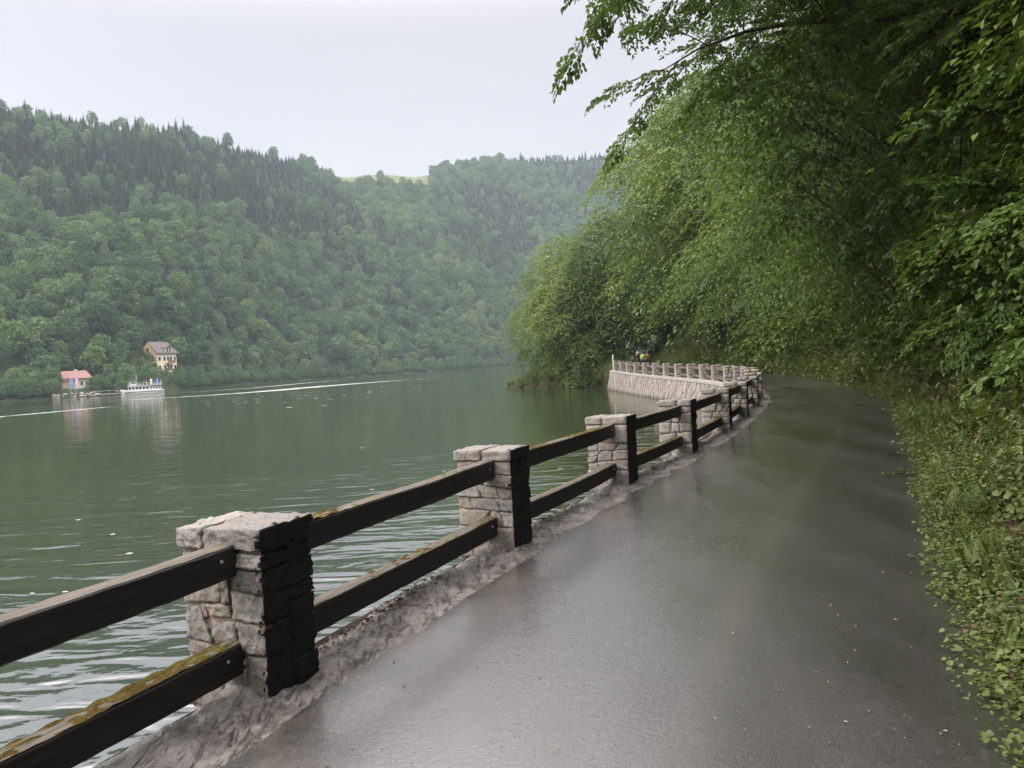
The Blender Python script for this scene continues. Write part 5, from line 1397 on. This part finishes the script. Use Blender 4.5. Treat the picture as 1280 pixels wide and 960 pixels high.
# ------------------------------------------------------------------ walkers on the road beyond the wall
def skinned(name, verts, edges, radii, mat, parent, sub=1):
    me = bpy.data.meshes.new(name); me.from_pydata(verts, edges, []); me.materials.append(MAT[mat]); o = link(bpy.data.objects.new(name, me), parent)
    m = o.modifiers.new('skin', 'SKIN'); m.use_smooth_shade = True
    for i, r in enumerate(radii): me.skin_vertices[0].data[i].radius = (r, r)
    me.skin_vertices[0].data[0].use_root = True
    s = o.modifiers.new('subsurf', 'SUBSURF'); s.levels = sub; s.render_levels = sub
    return o
def person(loc, rz, top, legs, pack, helmet, label, stride=.22, sc=1.0):
    o = empty('person', loc, rz, label=label, cat='person', group='walkers on the road beyond the fence'); o.scale = (sc, sc, sc)
    V = [(0, 0, .95), (0, 0, 1.18), (0, .01, 1.38), (0, .01, 1.50), (0, .0, 1.62), (0, -.015, 1.70),
         (.10, 0, .90), (.11, -stride * .45, .50), (.11, -stride, .08), (.11, -stride - .13, .03), (-.10, 0, .90), (-.11, stride * .35, .50), (-.11, stride, .09), (-.11, stride - .12, .03),
         (.19, 0, 1.40), (.25, .05, 1.14), (.24, -.10, .92), (.235, -.16, .83), (-.19, 0, 1.40), (-.25, .02, 1.14), (-.24, -.14, .94), (-.235, -.20, .86)]
    E_ = [(0, 1), (1, 2), (2, 3), (3, 4), (4, 5), (0, 6), (6, 7), (7, 8), (8, 9), (0, 10), (10, 11), (11, 12), (12, 13), (2, 14), (14, 15), (15, 16), (16, 17), (2, 18), (18, 19), (19, 20), (20, 21)]
    R_ = [.15, .14, .15, .06, .09, .085, .095, .065, .045, .04, .095, .065, .045, .04, .065, .045, .035, .03, .065, .045, .035, .03]
    skinned('body', V, E_, R_, 'skin', o)
    skinned('jacket', [V[i] for i in (0, 1, 2, 14, 15, 16, 18, 19, 20)], [(0, 1), (1, 2), (2, 3), (3, 4), (4, 5), (2, 6), (6, 7), (7, 8)], [.165, .165, .17, .085, .065, .05, .085, .065, .05], top, o)
    skinned('trousers', [V[i] for i in (0, 6, 7, 8, 10, 11, 12)], [(0, 1), (1, 2), (2, 3), (0, 4), (4, 5), (5, 6)], [.16, .11, .082, .065, .11, .082, .065], legs, o)
    if pack:
        mb = MB(); mb.box((0, .24, 1.22), (.30, .20, .46), top=(.8, .8)); mb.build('backpack', pack, o)
    mb = MB(); mb.ball((0, -.01, 1.705), (.115, .135, .10)); mb.build('helmet' if helmet == 'paint_white' else 'hair', helmet, o, smooth=True)
zr = float(road_z(76))
person((12.85, 76.2, zr + .02), .5, 'cloth_black', 'cloth_black', None, 'paint_white', 'walker in black with a white cap, left of the three')
person((13.45, 76.6, zr + .02), -.3, 'cloth_neon', 'cloth_navy', 'cloth_teal', 'hair', 'walker in a neon green jacket in the middle of the three')
person((14.0, 76.9, zr + .02), .2, 'cloth_orange', 'cloth_navy', 'cloth_brown', 'hair', 'walker in orange with a brown backpack, right of the three')

# ------------------------------------------------------------------ small things on the road and ledge
def frac_pt(y, f):
    a = LEFT.at(LEFT.s_of_y(y)); b = RIGHT.at(RIGHT.s_of_y(y)); return a * (1 - f) + b * f
P, D, N, L = [], [], [], []
for i in range(650):
    y = 3 + 34 * rng.random() ** 1.5; f = np.clip(rng.beta(1.6, 1.3), .04, .99); q = frac_pt(y + (f * 0), f); a = rng.random() * 6.28
    P.append((q[0], q[1], float(road_z(q[1])) + .04 * math.sin(math.pi * f) + .004)); D.append((math.cos(a), math.sin(a), rng.normal() * .12)); N.append((rng.normal() * .25, rng.normal() * .25, 1)); L.append(rng.uniform(.008, .022))
V, F = leaves_mesh_arrays(np.array(P), np.array(D), np.array(N), np.array(L), .5, six=True)
tag(np_obj('fallen_leaf_bits', V, F, 'fall_leaf'), 'tiny pale leaf bits scattered over the wet asphalt', 'leaf bits', None, 'stuff')
# brown leaf drifts on the ledge
P, D, N, L = [], [], [], []
for (sy, n_) in ((5.05, 130), (5.4, 90), (7.7, 110), (8.1, 60), (10.9, 80), (13.6, 60), (4.6, 50)):
    s0 = FENCE.s_of_y(sy)
    for i in range(n_):
        s = s0 + rng.normal() * .16; o_ = .20 + rng.normal() * .06; c = FENCE.at(s); T = FENCE.tan(s); q = c + np.array([-T[1], T[0]]) * o_; a = rng.random() * 6.28
        nz = float(fbm(np.array(q[0] * 3.1), np.array(q[1] * 1.7), 5)) - .5 - .26 / .12 * float(sstep(.22, .60, o_))
        P.append((q[0], q[1], .005 + .12 * nz + rng.random() * .018)); D.append((math.cos(a), math.sin(a), rng.normal() * .3)); N.append((rng.normal() * .5, rng.normal() * .5, 1)); L.append(rng.uniform(.02, .045))
V, F = leaves_mesh_arrays(np.array(P), np.array(D), np.array(N), np.array(L), .55, six=False)
tag(np_obj('leaf_drift', V, F, 'leaf_dry'), 'brown wet leaves caught on the rough ledge between the pillars', 'leaves', None, 'stuff')
# leafy twig lying on the road
q = (4.62, 9.15)
t_ = empty('fallen_twig', (q[0], q[1], .02), .4, label='small leafy twig lying on the asphalt near the right edge', cat='twig')
mb = MB(); mb.tube([(-.2, 0, .01), (0, .03, .03), (.2, .0, .015)], [.006, .005, .003], 5); mb.tube([(0, .03, .03), (.12, .1, .02)], .003, 4); mb.build('stem', 'bark', t_)
P, D, N, L = [], [], [], []
for i in range(38):
    u = rng.uniform(-.2, .24); a = rng.random() * 6.28; P.append((u, rng.normal() * .05, rng.uniform(.01, .09))); D.append((math.cos(a), math.sin(a), rng.normal() * .4)); N.append((rng.normal() * .4, rng.normal() * .4, 1)); L.append(rng.uniform(.04, .075))
V, F = leaves_mesh_arrays(np.array(P), np.array(D), np.array(N), np.array(L), .55); np_obj('leaves', V, F, 'leaf_bank', t_)

# ------------------------------------------------------------------ air
n = NT('haze')
pv = n.n('ShaderNodeVolumePrincipled'); pv.inputs['Color'].default_value = (.72, .88, 1.0, 1); pv.inputs['Density'].default_value = .00027; pv.inputs['Anisotropy'].default_value = .2
n.l(pv.outputs[0], n.out.inputs['Volume']); MAT['haze'] = n.m
mb = MB(); mb.box((0, 450, 147), (2400, 1900, 306)); hz = mb.build('haze', 'haze'); tag(hz, 'pale air between the viewer and the far hill', 'haze', None, 'stuff')
